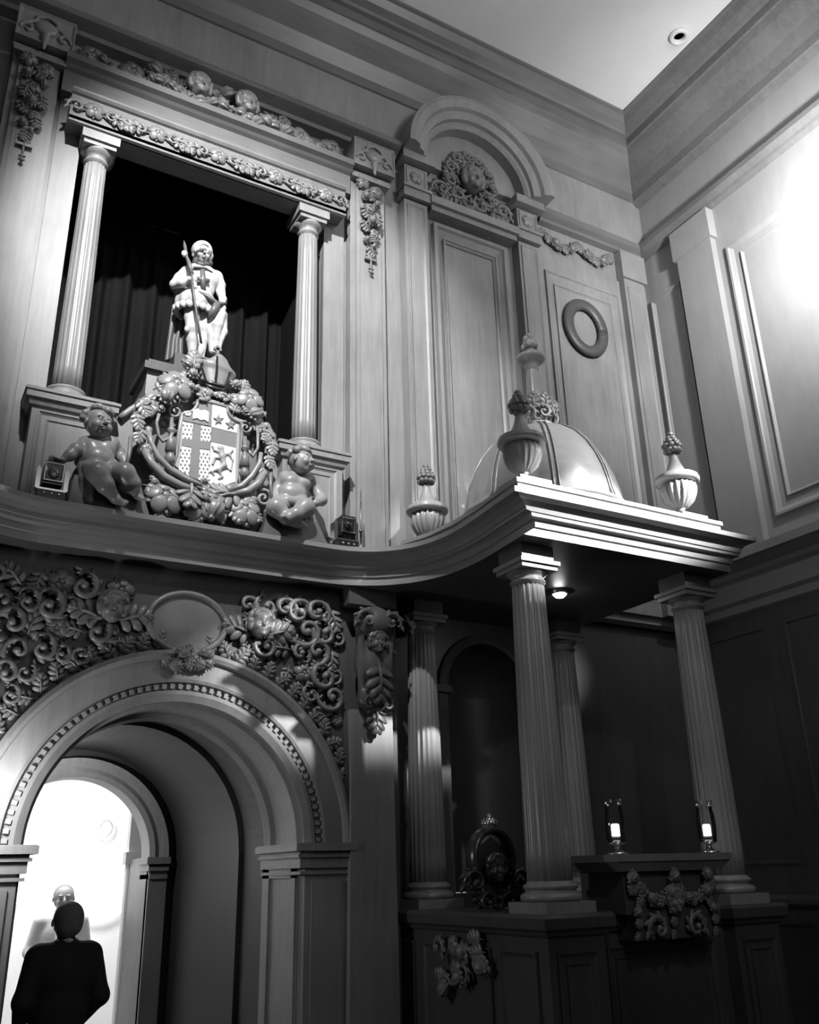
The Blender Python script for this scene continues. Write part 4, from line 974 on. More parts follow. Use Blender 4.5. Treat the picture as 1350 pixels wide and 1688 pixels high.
# mitre
t = thing('mitre', (1.78, 5.85, 5.3), "bishop's mitre with studded bands and a small cross topping the coat of arms", 'mitre')
front = [(645, 370), (630, 290), (600, 190), (650, 140), (760, 100), (845, 160), (895, 255), (875, 330), (845, 420)]
q = [Z2(a, c_, 5.84) for a, c_ in front]
cxm = sum(p[0] for p in q)/len(q)
s = Sculpt(0.006, 0.02)
def MP(zx, zy, Y=5.86): return Z2(zx, zy, Y)
for u in np.linspace(-1, 1, 9):
    # stack of cones fanning out then meeting at the point
    base = MP(742+95*u, 372+28*u); mid = MP(752+118*u, 240+45*u); top = MP(762+ (72*u), 160+abs(u)*48+12*u)
    dd = 0.05*math.sqrt(max(0, 1-u*u))
    for yy in (-dd, dd):
        bq = lambda p: (p[0], p[1]+yy, p[2])
        s.cone(bq(base), bq(mid), 0.022, 0.024, k=0.03); s.cone(bq(mid), bq(top), 0.024, 0.018, k=0.03)
s.cone(MP(762, 150), MP(762, 128), 0.02, 0.012, k=0.02)
s.build('mitre_body', 'mitre', t)
def studs(px, Y=5.775):
    b = MB(); m = len(px)-1; N = m*7
    for i in range(N+1):
        u = i/N*m; j = min(int(u), m-1); f_ = u-j; p = Z2(px[j][0]*(1-f_)+px[j+1][0]*f_, px[j][1]*(1-f_)+px[j+1][1]*f_, Y)
        b.ell(p, (0.010, 0.014, 0.0055), 6, 4)
    b.build('studded_band', 'dark', t)
studs([(762, 135), (760, 220), (750, 310)], 5.758); studs([(632, 200), (650, 255), (672, 325)], 5.757); studs([(862, 262), (846, 315), (828, 362)], 5.757)
b = MB()
for dz in (0, 30): b.tube([Z2(742+100*u, 345+dz+28*u-14*(1-u*u)+22*(1-u*u), 5.855-0.075*math.sqrt(max(0, 1-u*u))) for u in np.linspace(-1, 1, 11)], 0.012, 6)
b.build('headband', 'dark', t)
b = MB(); p = Z2(765, 75, 5.86); b.box(p[0]-0.012, p[0]+0.012, 5.85, 5.87, p[2]-0.05, p[2]+0.025); b.box(p[0]-0.03, p[0]+0.03, 5.85, 5.87, p[2]-0.012, p[2]+0.008); b.build('cross', 'carve', t)

# ================================================================ FIGURES
def hand(s, wrist, dirv, side, L_=0.07, curl_=0.6, palm=(0, 0, 1), r_=0.007):
    # palm plus five separate fingers; dirv = forward, side = across the palm, palm = palm normal
    w_ = Vector(wrist); d = Vector(dirv).normalized(); sd = Vector(side).normalized(); nrm = d.cross(sd).normalized()
    c = w_+d*L_*0.5
    for q in (-0.3, 0, 0.3): s.cone(tuple(w_+sd*q*L_*0.5), tuple(w_+d*L_*0.75+sd*q*L_*0.85), r_*1.25, r_*1.25, k=r_*0.9)
    for i, ln in enumerate((0.62, 0.72, 0.68, 0.52)):
        o = (i-1.5)*0.30; a = w_+d*L_*0.85+sd*o*L_; ll = ln*L_
        b1 = a+(d*math.cos(curl_*0.5)+nrm*math.sin(curl_*0.5))*ll*0.45
        b2 = b1+(d*math.cos(curl_*1.4)+nrm*math.sin(curl_*1.4))*ll*0.33
        b3 = b2+(d*math.cos(curl_*2.3)+nrm*math.sin(curl_*2.3))*ll*0.25
        s.chain([tuple(a), tuple(b1), tuple(b2), tuple(b3)], [r_, r_*0.92, r_*0.85, r_*0.72], k=r_*0.3)
    a = w_+d*L_*0.22-sd*L_*0.35; b1 = a+(d*0.6-sd*0.7+nrm*0.3)*L_*0.4; b2 = b1+(d*0.9-sd*0.1+nrm*0.5)*L_*0.32
    s.chain([tuple(a), tuple(b1), tuple(b2)], [r_*1.2, r_, r_*0.8], k=r_*0.5)
def head(s, c, R_, yaw=0.0, tilt=0.0, child=True, pitch=0.0):
    # c = centre, R_ = half height of the head; faces -y, turned by yaw
    Rm = Matrix.Rotation(yaw, 3, 'Z') @ Matrix.Rotation(tilt, 3, 'Y') @ Matrix.Rotation(pitch, 3, 'X')
    Rn = np.array(Rm); c = Vector(c)
    def P(x, y, z): return tuple(c+Rm @ (Vector((x, y, z))*R_))
    def E(x, y, z, r, k=0.12, sub=False): s.ell(P(x, y, z), tuple(q*R_ for q in (r if hasattr(r, '__len__') else (r, r, r))), Rn, k=k*R_, sub=sub)
    wj = 0.82 if child else 0.70
    E(0, 0.12, 0.2, (0.78, 0.88, 0.8)); E(0, -0.12, -0.3, (0.6*wj/0.75, 0.62, 0.62)); E(0, -0.3, -0.68, (0.26, 0.26, 0.24))
    ck = 0.3 if child else 0.22
    for q in (-1, 1):
        E(q*0.34, -0.5, -0.3, ck); E(q*0.3, -0.82, 0.02, (0.19, 0.14, 0.1), 0.08, True); E(q*0.3, -0.68, 0.02, 0.12, 0.03)
        E(q*0.3, -0.72, 0.2, (0.2, 0.09, 0.06), 0.08); E(q*0.8, 0.05, -0.05, (0.08, 0.16, 0.22), 0.05)
    s.cone(P(0, -0.75, 0.1), P(0, -0.95, -0.2), 0.07*R_, 0.12*R_, k=0.08*R_); E(0.1, -0.84, -0.24, 0.07, 0.05); E(-0.1, -0.84, -0.24, 0.07, 0.05)
    E(0, -0.76, -0.44, (0.2, 0.12, 0.06), 0.05); E(0, -0.88, -0.5, (0.17, 0.06, 0.025), 0.03, True); E(0, -0.73, -0.56, (0.15, 0.1, 0.07), 0.05)
    return P, E

# ---- seated cherub, left
YP = 5.82
def Z3(zx, zy, d=0.0): return at(50+zx/6.43, 640+zy/6.43, YP-d)
t = thing('seated_cherub', Z3(700, 1190), 'carved seated cherub left of the arms, one arm stretched towards the stage light', 'statue', 'seated cherubs beside the arms')
s = Sculpt(0.0055, 0.022)
head(s, Z3(722, 385, 0.06), 0.112, yaw=0.35, tilt=0.05)
s.cone(Z3(730, 480, 0.02), Z3(725, 570, 0.0), 0.045, 0.05)
s.cone(Z3(590, 590, 0.0), Z3(850, 590, 0.0), 0.052, 0.052); s.ell(Z3(660, 640, 0.03), (0.075, 0.07, 0.065)); s.ell(Z3(790, 650, 0.03), (0.072, 0.07, 0.065))
s.ell(Z3(715, 760, 0.04), (0.11, 0.09, 0.10)); s.ell(Z3(720, 700, 0.0), (0.105, 0.08, 0.13)); s.ell(Z3(715, 850, 0.0), (0.13, 0.10, 0.085))
s.chain([Z3(570, 590, 0.0), Z3(490, 650, 0.05), Z3(420, 710, 0.06), Z3(350, 758, 0.06)], [0.048, 0.044, 0.036, 0.024])
s.chain([Z3(870, 590, 0.0), Z3(935, 690, -0.04), Z3(985, 760, 0.0), Z3(1015, 815, 0.03)], [0.046, 0.04, 0.034, 0.024])
hand(s, Z3(345, 762, 0.06), (-1, -0.2, -0.25), (0.1, -0.9, 0.2), 0.06, 0.5)
hand(s, Z3(1018, 820, 0.03), (0.3, -0.4, -0.8), (-0.9, 0, -0.3), 0.05, 0.9)
s.chain([Z3(650, 870, 0.0), Z3(715, 900, 0.20), Z3(790, 1020, 0.20), Z3(905, 1175, 0.13)], [0.075, 0.072, 0.058, 0.032])
s.chain([Z3(905, 1175, 0.13), Z3(985, 1215, 0.19)], [0.03, 0.022])
s.chain([Z3(800, 880, 0.0), Z3(1000, 900, 0.17), Z3(1075, 1010, 0.15), Z3(1120, 1130, 0.1)], [0.075, 0.068, 0.058, 0.032])
s.chain([Z3(1120, 1130, 0.1), Z3(1165, 1165, 0.15)], [0.03, 0.022])
for zx, zy in ((990, 1222), (1005, 1212), (1015, 1200), (970, 1230)): s.cone(Z3(zx-10, zy-6, 0.19), Z3(zx+14, zy+6, 0.205), 0.010, 0.009, k=0.004)
for zx, zy in ((1170, 1175), (1182, 1168), (1190, 1160)): s.cone(Z3(zx-10, zy-6, 0.15), Z3(zx+10, zy+6, 0.165), 0.010, 0.009, k=0.004)
s.build('body', 'carvel', t)
s = Sculpt(0.007, 0.012); r = random.Random(3)
for i in range(46):
    a = r.uniform(0, 2*PI); ph_ = r.uniform(0.15, 1.45); R_ = 0.105
    dx, dy, dz = math.cos(a)*math.sin(ph_), math.sin(a)*math.sin(ph_), math.cos(ph_)
    if dy < -0.3 and dz < 0.62: continue
    c = Z3(722, 385, 0.06); s.ell((c[0]+dx*R_*0.98, c[1]+0.012+dy*R_, c[2]+0.02+dz*R_*1.0), 0.026)
s.build('curly_hair', 'carvel', t)
s = Sculpt(0.007, 0.014)
s.chain([Z3(560, 830, 0.05), Z3(580, 960, 0.06), Z3(560, 1190, 0.05)], [0.03, 0.04, 0.03]); s.chain([Z3(600, 850, 0.10), Z3(635, 1000, 0.09), Z3(630, 1200, 0.08)], [0.025, 0.03, 0.025])
s.chain([Z3(560, 815, 0.04), Z3(700, 815, 0.13), Z3(860, 880, 0.12), Z3(1010, 855, 0.1)], [0.03, 0.045, 0.04, 0.03]); s.chain([Z3(780, 850, 0.13), Z3(820, 1000, 0.15), Z3(880, 1100, 0.13)], [0.035, 0.03, 0.015])
s.chain([Z3(600, 830, 0.10), Z3(690, 860, 0.22), Z3(800, 900, 0.2)], [0.03, 0.035, 0.025])
s.build('loincloth', 'carvel', t)
b = MB(); b.tube([Z3(1065, 520, 0.0), Z3(1050, 680, 0.02), Z3(1010, 840, 0.05)], [0.018, 0.014, 0.02], 8); b.build('torch', 'carve', t)
b = MB(); q0 = Z3(400, 1000); q1 = Z3(1240, 1200)
b.frustum((q0[0], q1[0]+0.0, 5.72, 5.97, 4.105), (q0[0]+0.03, q1[0]-0.06, 5.78, 5.97, 4.33)); b.build('seat_block', 'lowwood', t)

# ---- seated cherub, right
def Z4(zx, zy, d=0.0): return at(410+zx/6.43, 700+zy/6.43, YP-d)
t = thing('seated_cherub', Z4(470, 1180), 'carved seated cherub right of the arms with crossed legs, head bowed', 'statue', 'seated cherubs beside the arms')
s = Sculpt(0.0055, 0.022)
head(s, Z4(565, 405, 0.07), 0.105, yaw=0.55, tilt=0.2, pitch=-0.15)
s.cone(Z4(520, 490, 0.02), Z4(510, 560, 0.0), 0.042, 0.046)
s.cone(Z4(390, 560, 0.0), Z4(640, 600, 0.0), 0.05, 0.05); s.ell(Z4(440, 610, 0.03), (0.07, 0.068, 0.062)); s.ell(Z4(560, 635, 0.03), (0.07, 0.068, 0.062))
s.ell(Z4(460, 740, 0.03), (0.11, 0.085, 0.09)); s.ell(Z4(490, 690, 0.0), (0.10, 0.08, 0.12)); s.ell(Z4(450, 820, 0.0), (0.125, 0.10, 0.08))
s.chain([Z4(655, 600, 0.0), Z4(720, 700, 0.0), Z4(770, 800, 0.04), Z4(700, 835, 0.10)], [0.046, 0.042, 0.042, 0.03])
s.chain([Z4(370, 570, 0.0), Z4(310, 660, -0.03), Z4(270, 760, 0.0), Z4(265, 800, 0.04)], [0.044, 0.038, 0.03, 0.022])
hand(s, Z4(700, 835, 0.10), (-0.8, -0.3, 0.1), (0, 0.3, -0.9), 0.05, 0.9); hand(s, Z4(265, 800, 0.04), (0.2, -0.5, -0.8), (0.9, 0, 0.1), 0.045, 0.7)
s.chain([Z4(390, 840, 0.0), Z4(290, 880, 0.14), Z4(400, 985, 0.17), Z4(520, 1040, 0.15), Z4(590, 1075, 0.15)], [0.075, 0.068, 0.05, 0.034, 0.022])
s.chain([Z4(530, 850, 0.0), Z4(600, 880, 0.18), Z4(500, 950, 0.21), Z4(400, 1000, 0.2)], [0.075, 0.07, 0.05, 0.036])
s.chain([Z4(400, 1000, 0.2), Z4(360, 975, 0.24)], [0.03, 0.022])
for zx, zy in ((600, 1070), (612, 1080), (605, 1090)): s.cone(Z4(zx-15, zy-6, 0.15), Z4(zx+10, zy+4, 0.16), 0.010, 0.009, k=0.004)
s.build('body', 'carvel', t)
s = Sculpt(0.007, 0.012)
for i in range(46):
    a = r.uniform(0, 2*PI); ph_ = r.uniform(0.15, 1.45); R_ = 0.098
    dx, dy, dz = math.cos(a)*math.sin(ph_), math.sin(a)*math.sin(ph_), math.cos(ph_)
    if dy < -0.2 and dz < 0.6: continue
    c = Z4(565, 405, 0.07); s.ell((c[0]-0.012+dx*R_*0.98, c[1]+0.02+dy*R_, c[2]+0.02+dz*R_), 0.025)
s.build('curly_hair', 'carvel', t)
s = Sculpt(0.007, 0.014)
s.chain([Z4(280, 810, 0.03), Z4(400, 810, 0.10), Z4(560, 820, 0.10), Z4(640, 870, 0.06)], [0.03, 0.04, 0.04, 0.03]); s.chain([Z4(640, 870, 0.06), Z4(660, 1000, 0.05), Z4(625, 1180, 0.05)], [0.025, 0.025, 0.02]); s.chain([Z4(660, 900, 0.04), Z4(690, 1050, 0.04), Z4(695, 1200, 0.04)], [0.025, 0.022, 0.02])
s.build('loincloth', 'carvel', t)
b = MB(); b.tube([Z4(235, 480, 0.0), Z4(232, 640, 0.02), Z4(245, 800, 0.04)], [0.016, 0.012, 0.014], 8); b.build('torch', 'carve', t)
b = MB(); q0 = Z4(80, 1100); q1 = Z4(760, 1200)
b.frustum((q0[0], q1[0], 5.70, 5.97, 4.105), (q0[0]+0.06, q1[0]-0.06, 5.76, 5.97, 4.30)); b.build('seat_block', 'lowwood', t)

# ---- statue of a man in armour
YS = 6.24
def ZS(zx, zy, d=0.0): return at(250+zx/7.035, 380+zy/7.035, YS-d)
foot = ZS(470, 1500)
t = thing('painted_statue', (foot[0], YS, foot[2]), 'painted statue of a helmeted man holding a dagger upright, with cloak and white tabard', 'statue')
s = Sculpt(0.0055, 0.02)
s.cone(ZS(588, 370, 0.0), ZS(585, 440, 0.0), 0.04, 0.05)
s.cone(ZS(430, 500, 0), ZS(730, 540, 0), 0.05, 0.05); s.ell(ZS(580, 540, 0.01), (0.15, 0.085, 0.12)); s.ell(ZS(570, 660, 0), (0.115, 0.075, 0.12)); s.ell(ZS(540, 800, 0), (0.12, 0.085, 0.11))
s.chain([ZS(410, 490, 0), ZS(330, 560, 0.02), ZS(262, 620, 0.03)], [0.056, 0.048, 0.036]); s.chain([ZS(262, 640, 0.03), ZS(350, 610, 0.10), ZS(430, 560, 0.14)], [0.036, 0.032, 0.022])
s.chain([ZS(755, 540, 0), ZS(790, 640, -0.01), ZS(800, 720, 0.0)], [0.052, 0.045, 0.036]); s.chain([ZS(800, 720, 0), ZS(825, 800, 0.05), ZS(815, 870, 0.07)], [0.036, 0.03, 0.024])
hand(s, ZS(425, 560, 0.14), (0.7, -0.3, 0.2), (0.1, -0.3, -0.9), 0.055, 1.0); hand(s, ZS(815, 865, 0.07), (0.0, -0.2, -1), (0.9, -0.3, 0), 0.055, 0.8)
s.chain([ZS(470, 850, 0), ZS(465, 1010, 0.02), ZS(462, 1130, 0.04), ZS(465, 1260, 0.01), ZS(470, 1480, 0.0)], [0.075, 0.06, 0.045, 0.046, 0.026])
s.chain([ZS(470, 1490, 0.0), ZS(455, 1520, 0.08)], [0.026, 0.02])
s.chain([ZS(620, 850, 0), ZS(625, 1010, 0.0), ZS(605, 1140, 0.02), ZS(590, 1280, 0), ZS(570, 1480, 0.0)], [0.075, 0.058, 0.044, 0.044, 0.026])
s.chain([ZS(570, 1490, 0.0), ZS(580, 1525, 0.08)], [0.026, 0.02])
s.build('body', 'statue', t)
s = Sculpt(0.0045, 0.012); head(s, ZS(588, 290, 0.03), 0.092, yaw=-0.05, child=False, pitch=0.1); s.cone(ZS(588, 360, 0.02), ZS(586, 430, 0.0), 0.036, 0.04); s.build('head', 'skin', t)
s = Sculpt(0.006, 0.015)
c = ZS(588, 270, 0.02)
s.ell((c[0], c[1]+0.02, c[2]+0.035), (0.088, 0.098, 0.088), k=0.01); s.ell((c[0], c[1]-0.07, c[2]-0.03), (0.06, 0.07, 0.075), k=0.008, sub=True); s.ell((c[0], c[1]-0.0, c[2]-0.07), (0.12, 0.12, 0.06), k=0.008, sub=True)
s.chain([ZS(510, 240, 0.05), ZS(495, 290, 0.02), ZS(505, 335, 0.0)], [0.018, 0.018, 0.015]); s.chain([ZS(672, 245, 0.05), ZS(688, 300, 0.02), ZS(680, 345, 0.0)], [0.018, 0.018, 0.015])
s.chain([ZS(510, 235, 0.07), ZS(590, 205, 0.11), ZS(670, 240, 0.07)], [0.014, 0.018, 0.014])
s.build('helmet', 'statue', t)
s = Sculpt(0.006, 0.012); s.chain([ZS(510, 335, 0.03), ZS(505, 375, 0.03), ZS(545, 392, 0.06), ZS(590, 400, 0.075), ZS(640, 392, 0.06), ZS(675, 385, 0.03), ZS(672, 345, 0.03)], [0.020, 0.024, 0.022, 0.018, 0.022, 0.024, 0.020]); s.build('beard_and_hair', 'statuehair', t)
# tunic skirt with scalloped hem
b = MB(); v = []; f = []; n = 72; c0 = ZS(530, 760); zt = ZS(530, 745)[2]; zb = ZS(510, 950)[2]
for j in range(9):
    u = j/8; z = zt+(zb-zt)*u
    for i in range(n):
        a = 2*PI*i/n; rr = 1+0.05*math.sin(a*12)*u; sc_ = (0.125+0.045*math.sin(PI*min(1, u*0.8)))*rr
        v.append((c0[0]+sc_*math.cos(a)*1.02-0.01*u, YS+sc_*math.sin(a)*0.8, z+(0.012*abs(math.sin(a*6)) if j == 8 else 0)+0.05*(-math.cos(a))*0))
for j in range(8):
    for i in range(n): f.append((j*n+i, j*n+(i+1) % n, (j+1)*n+(i+1) % n, (j+1)*n+i))
b.add(v, f, True); b.build('tunic_skirt', 'grey2', t)
b = MB()
for i in range(18):
    a = 2*PI*i/18; b.ell((c0[0]-0.01+0.155*math.cos(a), YS+0.125*math.sin(a), zb-0.005), (0.032, 0.02, 0.035), 8, 6)
b.build('scalloped_hem', 'statue', t)
b = MB(); b.tube([ZS(415+ (300)*u, 755+45*u+12*math.sin(u*PI), 0.10*math.sin(PI*u)+0.0) for u in np.linspace(0, 1, 12)], 0.016, 8); b.build('belt', 'pewter', t)
b = MB(); b.tube([ZS(540, 715, 0.11), ZS(640, 760, 0.14), ZS(760, 850, 0.14), ZS(865, 850, 0.10)], [0.012, 0.018, 0.022, 0.012], 8); b.tube([ZS(760, 850, 0.14), ZS(700, 960, 0.12), ZS(650, 1050, 0.08)], [0.03, 0.028, 0.01], 8); b.build('sword_hilt', 'pewter', t)
# cross on the breast
b = MB(); 
b.tube([ZS(592, 460, 0.105), ZS(595, 560, 0.108), ZS(600, 690, 0.10)], 0.022, 8, 0.8); b.tube([ZS(525, 558, 0.100), ZS(595, 568, 0.108), ZS(665, 585, 0.095)], 0.018, 8, 0.8); b.build('breast_cross', 'pewter', t)
b = MB(); b.tube([ZS(480, 430, 0.09), ZS(540, 425, 0.105), ZS(620, 435, 0.105), ZS(700, 490, 0.08)], 0.011, 6); b.build('collar', 'pewter', t)
# upright dagger held across the body down to the foot
b = MB(); b.tube([ZS(375, 120, 0.08), ZS(385, 180, 0.09), ZS(405, 300, 0.11), ZS(440, 400, 0.14), ZS(465, 500, 0.165)], [0.004, 0.014, 0.012, 0.02, 0.018], 8); b.tube([ZS(465, 500, 0.165), ZS(490, 760, 0.17), ZS(530, 1020, 0.16), ZS(575, 1310, 0.13)], 0.010, 8); b.build('spear_shaft', 'pewter', t)
b = MB(); b.ell(ZS(383, 270, 0.10), (0.028, 0.02, 0.032), 10, 7); b.build('spear_knop', 'statue', t)
b = MB(); b.tube([ZS(572, 1300, 0.13), ZS(575, 1370, 0.125), ZS(565, 1430, 0.12), ZS(540, 1500, 0.1)], [0.008, 0.027, 0.022, 0.006], 10, 0.5); b.build('spear_blade', 'statue', t)
b = MB(); b.ell(ZS(408, 1145, 0.06), (0.022, 0.02, 0.028), 10, 7); b.build('knee_bow', 'statue', t)
# cloak at the back, falling to the plinth on the left
b = MB(); v = []; f = []; n = 26; rows = 10
for j in range(rows+1):
    u = j/rows
    xl = 300+(155-300)*u; xr = 690+(365-690)*min(1, u*1.3)
    if u < 0.15: xl = 380-(u/0.15)*80
    y_ = 480+(1500-480)*u
    for i in range(n+1):
        w_ = i/n; p = ZS(xl+(xr-xl)*w_, y_-(60*w_*u), -0.10-0.02*math.sin(w_*PI)+0.022*math.sin(w_*13)*(0.3+u))
        v.append(p)
for j in range(rows):
    for i in range(n): f.append((j*(n+1)+i, j*(n+1)+i+1, (j+1)*(n+1)+i+1, (j+1)*(n+1)+i))
m_ = len(v); v2 = [(p[0], p[1]+0.012, p[2]) for p in v]; b.add(v+v2, f+[tuple(q+m_ for q in reversed(g)) for g in f], True); b.build('cloak', 'cloak', t)
s = Sculpt(0.007, 0.012)
s.chain([ZS(250, 650, 0.02), ZS(310, 690, 0.01), ZS(400, 680, 0.03)], [0.03, 0.05, 0.02]); s.build('hanging_sleeve', 'cloak', t)
# white cloth and gauntlet hanging from his left hand
s = Sculpt(0.006, 0.012)
s.chain([ZS(815, 900, 0.08), ZS(780, 990, 0.06), ZS(700, 1060, 0.05), ZS(690, 1200, 0.05), ZS(700, 1400, 0.04)], [0.035, 0.05, 0.035, 0.03, 0.026])
s.chain([ZS(800, 980, 0.08), ZS(760, 1100, 0.08), ZS(740, 1250, 0.06), ZS(735, 1400, 0.05)], [0.045, 0.045, 0.035, 0.026])
s.chain([ZS(840, 980, 0.06), ZS(835, 1080, 0.06), ZS(840, 1180, 0.06), ZS(800, 1270, 0.06), ZS(770, 1400, 0.05)], [0.028, 0.028, 0.028, 0.022, 0.02])
s.chain([ZS(690, 1060, 0.05), ZS(635, 1085, 0.05), ZS(670, 1160, 0.05)], [0.025, 0.018, 0.015])
s.build('white_cloth', 'statue', t)
s = Sculpt(0.007, 0.02); s.ell(ZS(440, 1530, 0.05), (0.10, 0.08, 0.03)); s.ell(ZS(560, 1530, 0.03), (0.13, 0.09, 0.03)); s.build('ground_mound', 'cloak', t)
zmin = ZS(440, 1560)[2]
b = MB(); b.box(foot[0]-0.17, foot[0]+0.25, 6.12, 6.42, 5.49, zmin+0.01); b.build('plinth', 'lowwood', t)

# ---- stage lights
def stage_light(px, py, Y, label):
    x, y, z = at(px, py, Y); z = 4.105
    t = thing('stage_light', (x, y, z), label, 'stage light', 'moving head stage lights on the ledge')
    b = MB(); b.box(x-0.085, x+0.085, y-0.07, y+0.07, z+0.01, z+0.075)
    for sx in (-1, 1):
        for sy in (-1, 1): b.box(x+sx*0.07-0.012, x+sx*0.07+0.012, y+sy*0.055-0.012, y+sy*0.055+0.012, z, z+0.012)
    b.build('base', 'black', t)
    b = MB()
    for i in range(3): b.ell((x-0.045+0.045*i, y-0.071, z+0.045), (0.012, 0.006, 0.009), 8, 5)
    b.box(x-0.085, x+0.085, y-0.074, y-0.068, z+0.066, z+0.078); b.build('display', 'chrome', t)
    b = MB()
    for sx in (-1, 1): b.prism([(x+sx*0.072, z+0.075), (x+sx*0.10, z+0.09), (x+sx*0.10, z+0.22), (x+sx*0.088, z+0.245), (x+sx*0.072, z+0.22)], y-0.035, y+0.035)
    b.build('yoke', 'chrome', t)
    b = MB(); b.frustum((x-0.062, x+0.062, y-0.06, y+0.075, z+0.115), (x-0.058, x+0.058, y-0.075, y+0.06, z+0.265)); hh = b.build('head_housing', 'black', t)
    b = MB(); b.frame(x-0.058, x+0.058, z+0.13, z+0.255, y-0.069, 0.014, 0.012); b.build('lens_bezel', 'chrome', hh)
    b = MB(); b.ell((x, y-0.066, z+0.19), (0.036, 0.012, 0.04), 14, 8); b.build('lens', 'glass', hh)
stage_light(84, 800, 5.80, 'black moving head stage light on the ledge at the left, beside the cherub hand')
stage_light(568, 880, 5.82, 'black moving head stage light on the ledge right of the right cherub')
t = thing('thin_rod', (2.985, 5.88, 4.105), 'thin dark upright rod standing on the ledge beside the right stage light', 'rod')
b = MB(); b.lathe((2.985, 5.88, 4.105), [(0.03, 0), (0.03, 0.01), (0.012, 0.02), (0.011, 0.2), (0.016, 0.205), (0.016, 0.22), (0.009, 0.23), (0.007, 0.45), (0.002, 0.56)], 10); b.build('shaft', 'dark', t)

# ---- ceiling fixture
t = thing('ceiling_ring', (6.05, 4.56, 9.9), 'small round white fitting on the ceiling near the corner', 'ceiling fitting')
b = MB(); b.lathe((6.05, 4.56, 0), [(0.10, 9.90), (0.10, 9.865), (0.085, 9.855), (0.06, 9.86), (0.055, 9.885), (0.055, 9.90)], 32); b.build('ring', 'white', t)

# ---- wall lamp just outside the frame whose light fills the right wall
t = thing('wall_bracket_lamp', (WX, 2.6, 6.9), 'spotlight on a bracket fixed to the right wall above the cornice', 'lamp')
b = MB(); b.box(WX-0.03, WX, 2.5, 2.7, 6.8, 7.1); b.tube([(WX-0.02, 2.6, 6.95), (6.3, 2.6, 7.1), (5.72, 2.95, 7.15)], 0.02, 8); b.build('bracket', 'dark', t)
b = MB(); b.lathe((5.72, 3.02, 7.05), [(0.05, 0), (0.07, 0.02), (0.07, 0.18), (0.05, 0.2)], 20); b.build('lamp_housing', 'dark', t)

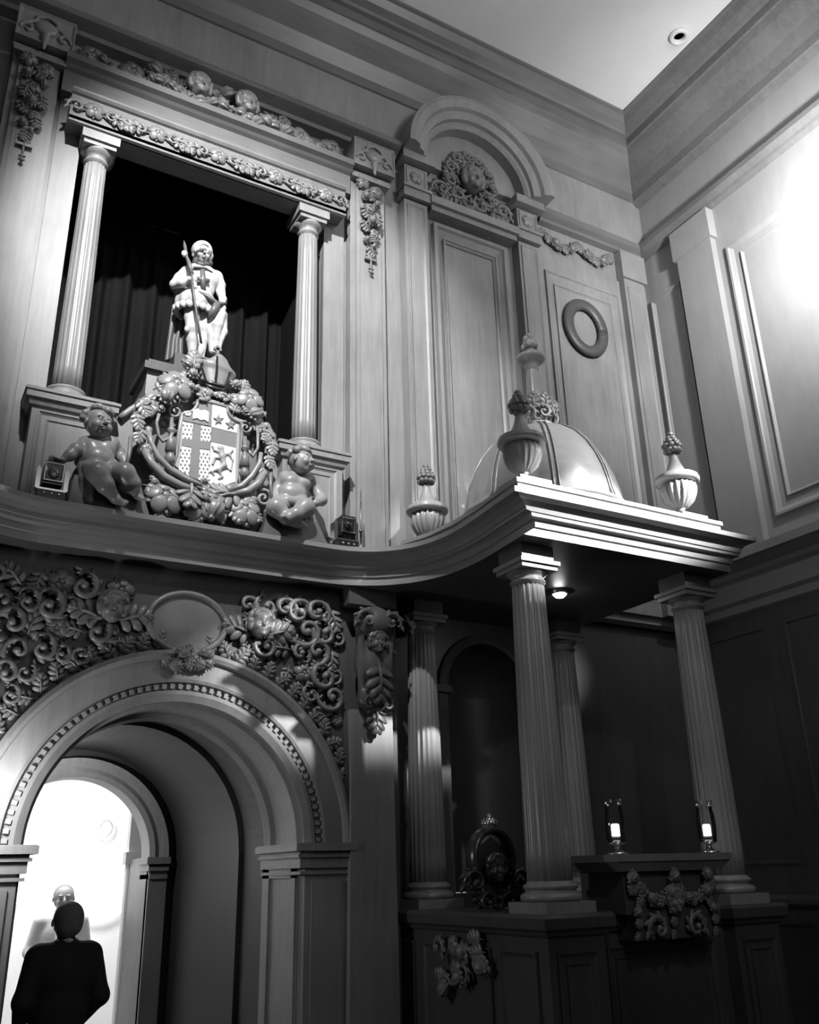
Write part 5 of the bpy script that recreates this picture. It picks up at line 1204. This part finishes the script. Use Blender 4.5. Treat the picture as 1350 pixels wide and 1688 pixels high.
# ================================================================ PEOPLE IN THE PASSAGE AND THE FAR ROOM
def person(x, y, H, facing, label, suit, shirt_front=False, hairm='hair', arms='front', lean=0.0, hairless=False, group=None):
    # facing: angle the person looks towards, 0 = away from the camera (+y)
    t = thing('person', (x, y, 0), label, 'person', group)
    k = H/1.72
    ca, sa = math.cos(facing), math.sin(facing)
    def P(u, v_, z):   # u to the person's right, v forward
        return (x+(u*ca-v_*sa)*k, y+(u*sa+v_*ca)*k, z*k)
    s = Sculpt(0.012*k, 0.035*k)
    s.cone(P(-0.15, 0, 1.42), P(0.15, 0, 1.42), 0.075*k, 0.075*k); s.ell(P(0, 0.0, 1.30), (0.20*k, 0.13*k, 0.20*k), rotm(0, 0, facing)); s.ell(P(0, 0.01, 1.08), (0.19*k, 0.14*k, 0.22*k), rotm(0, 0, facing)); s.ell(P(0, 0, 0.90), (0.19*k, 0.14*k, 0.16*k), rotm(0, 0, facing))
    s.cone(P(0, -0.01, 1.46), P(0, 0, 1.52), 0.065*k, 0.055*k)
    for q in (-1, 1):
        s.chain([P(q*0.19, 0, 1.41), P(q*0.255, -0.04, 1.15), P(q*0.20, 0.17, 0.99)], [0.07*k, 0.06*k, 0.045*k])
        s.chain([P(q*0.10, 0, 0.88), P(q*0.11, 0.02, 0.48), P(q*0.12, -0.02, 0.10)], [0.095*k, 0.07*k, 0.055*k])
    s.build('suit', suit, t)
    s = Sculpt(0.008*k, 0.02*k)
    head(s, P(0, 0.02, 1.62), 0.122*k, yaw=facing+PI, child=False); s.cone(P(0, 0.01, 1.54), P(0, 0, 1.45), 0.055*k, 0.06*k)
    s.build('head', 'realskin', t)
    for q in (-1, 1):
        s = Sculpt(0.005*k, 0.01*k); hand(s, P(q*0.20, 0.19, 0.98), (P(-q*0.5, 0.8, 0)[0]-x, P(-q*0.5, 0.8, 0)[1]-y, 0), (0, 0, 1), 0.09*k, 0.6, r_=0.010*k); s.build('hand', 'realskin', t)
    s = Sculpt(0.01*k, 0.015*k)
    s.ell(P(0, -0.012, 1.648), (0.099*k, 0.112*k, 0.104*k), rotm(0, 0, facing)); s.ell(P(0, -0.05, 1.60), (0.085*k, 0.07*k, 0.08*k), rotm(0, 0, facing))
    s.build('hair', hairm, t)
    s = Sculpt(0.008*k, 0.01*k); s.chain([P(0.065, -0.01, 1.50), P(0, -0.068, 1.505), P(-0.065, -0.01, 1.50), P(0, 0.06, 1.46), P(0.065, -0.01, 1.50)], [0.014*k]*5); s.build('collar', 'shirt', t)
    s = Sculpt(0.01*k, 0.02*k)
    for q in (-1, 1): s.chain([P(q*0.12, -0.05, 0.03), P(q*0.13, 0.12, 0.028)], [0.04*k, 0.034*k])
    s.build('shoes', 'black', t)
    if shirt_front:
        s = Sculpt(0.01*k, 0.02*k); s.chain([P(0, 0.10, 1.42), P(0, 0.135, 1.2), P(0, 0.14, 0.98)], [0.05*k, 0.05*k, 0.04*k]); s.build('shirt_front', 'shirt', t)
    return t
person(1.33, 7.05, 1.70, 0.12, 'person in a dark suit seen from behind, walking through the doorway', 'suit')
person(1.95, 10.7, 1.80, PI-0.1, 'person in white standing beyond the archway facing the suited man', 'shirt', True)
person(2.85, 10.7, 1.66, PI-0.6, 'person in a dark jacket half hidden behind the inner door jamb', 'suit', True)

# lamps and furnishings of the bright far room
for (px, py, R_, Y, lab) in ((168, 1460, 0.48, 14.45, 'large round white lit disc seen through the archway, behind the people'), (-20, 1440, 0.57, 14.45, 'large round white lit disc at the left edge of the archway view')):
    x, y, z = at(px, py, Y)
    t = thing('round_lamp', (x, y, z), lab, 'lamp', 'round white lamps in the far room')
    b = MB(); b.ell((x, y, z), (R_, 0.14, R_), 32, 16); b.build('globe', 'globe', t)
    b = MB(); b.box(x-0.1, x+0.1, y+0.1, 14.6, z-0.1, z+0.1); b.build('wall_mount', 'farwall', t)
x, y, z = at(176, 1366, 14.5)
t = thing('wall_ring', (x, y, z), 'small pale ring ornament on the wall above the round lamp in the far room', 'ornament')
b = MB(); b.tube([(x+0.12*math.cos(a), y, z+0.14*math.sin(a)) for a in np.linspace(0, 2*PI, 25)], 0.025, 8); b.ell((x, y+0.05, z), (0.09, 0.04, 0.10), 16, 8); b.build('ring', 'farwall', t)
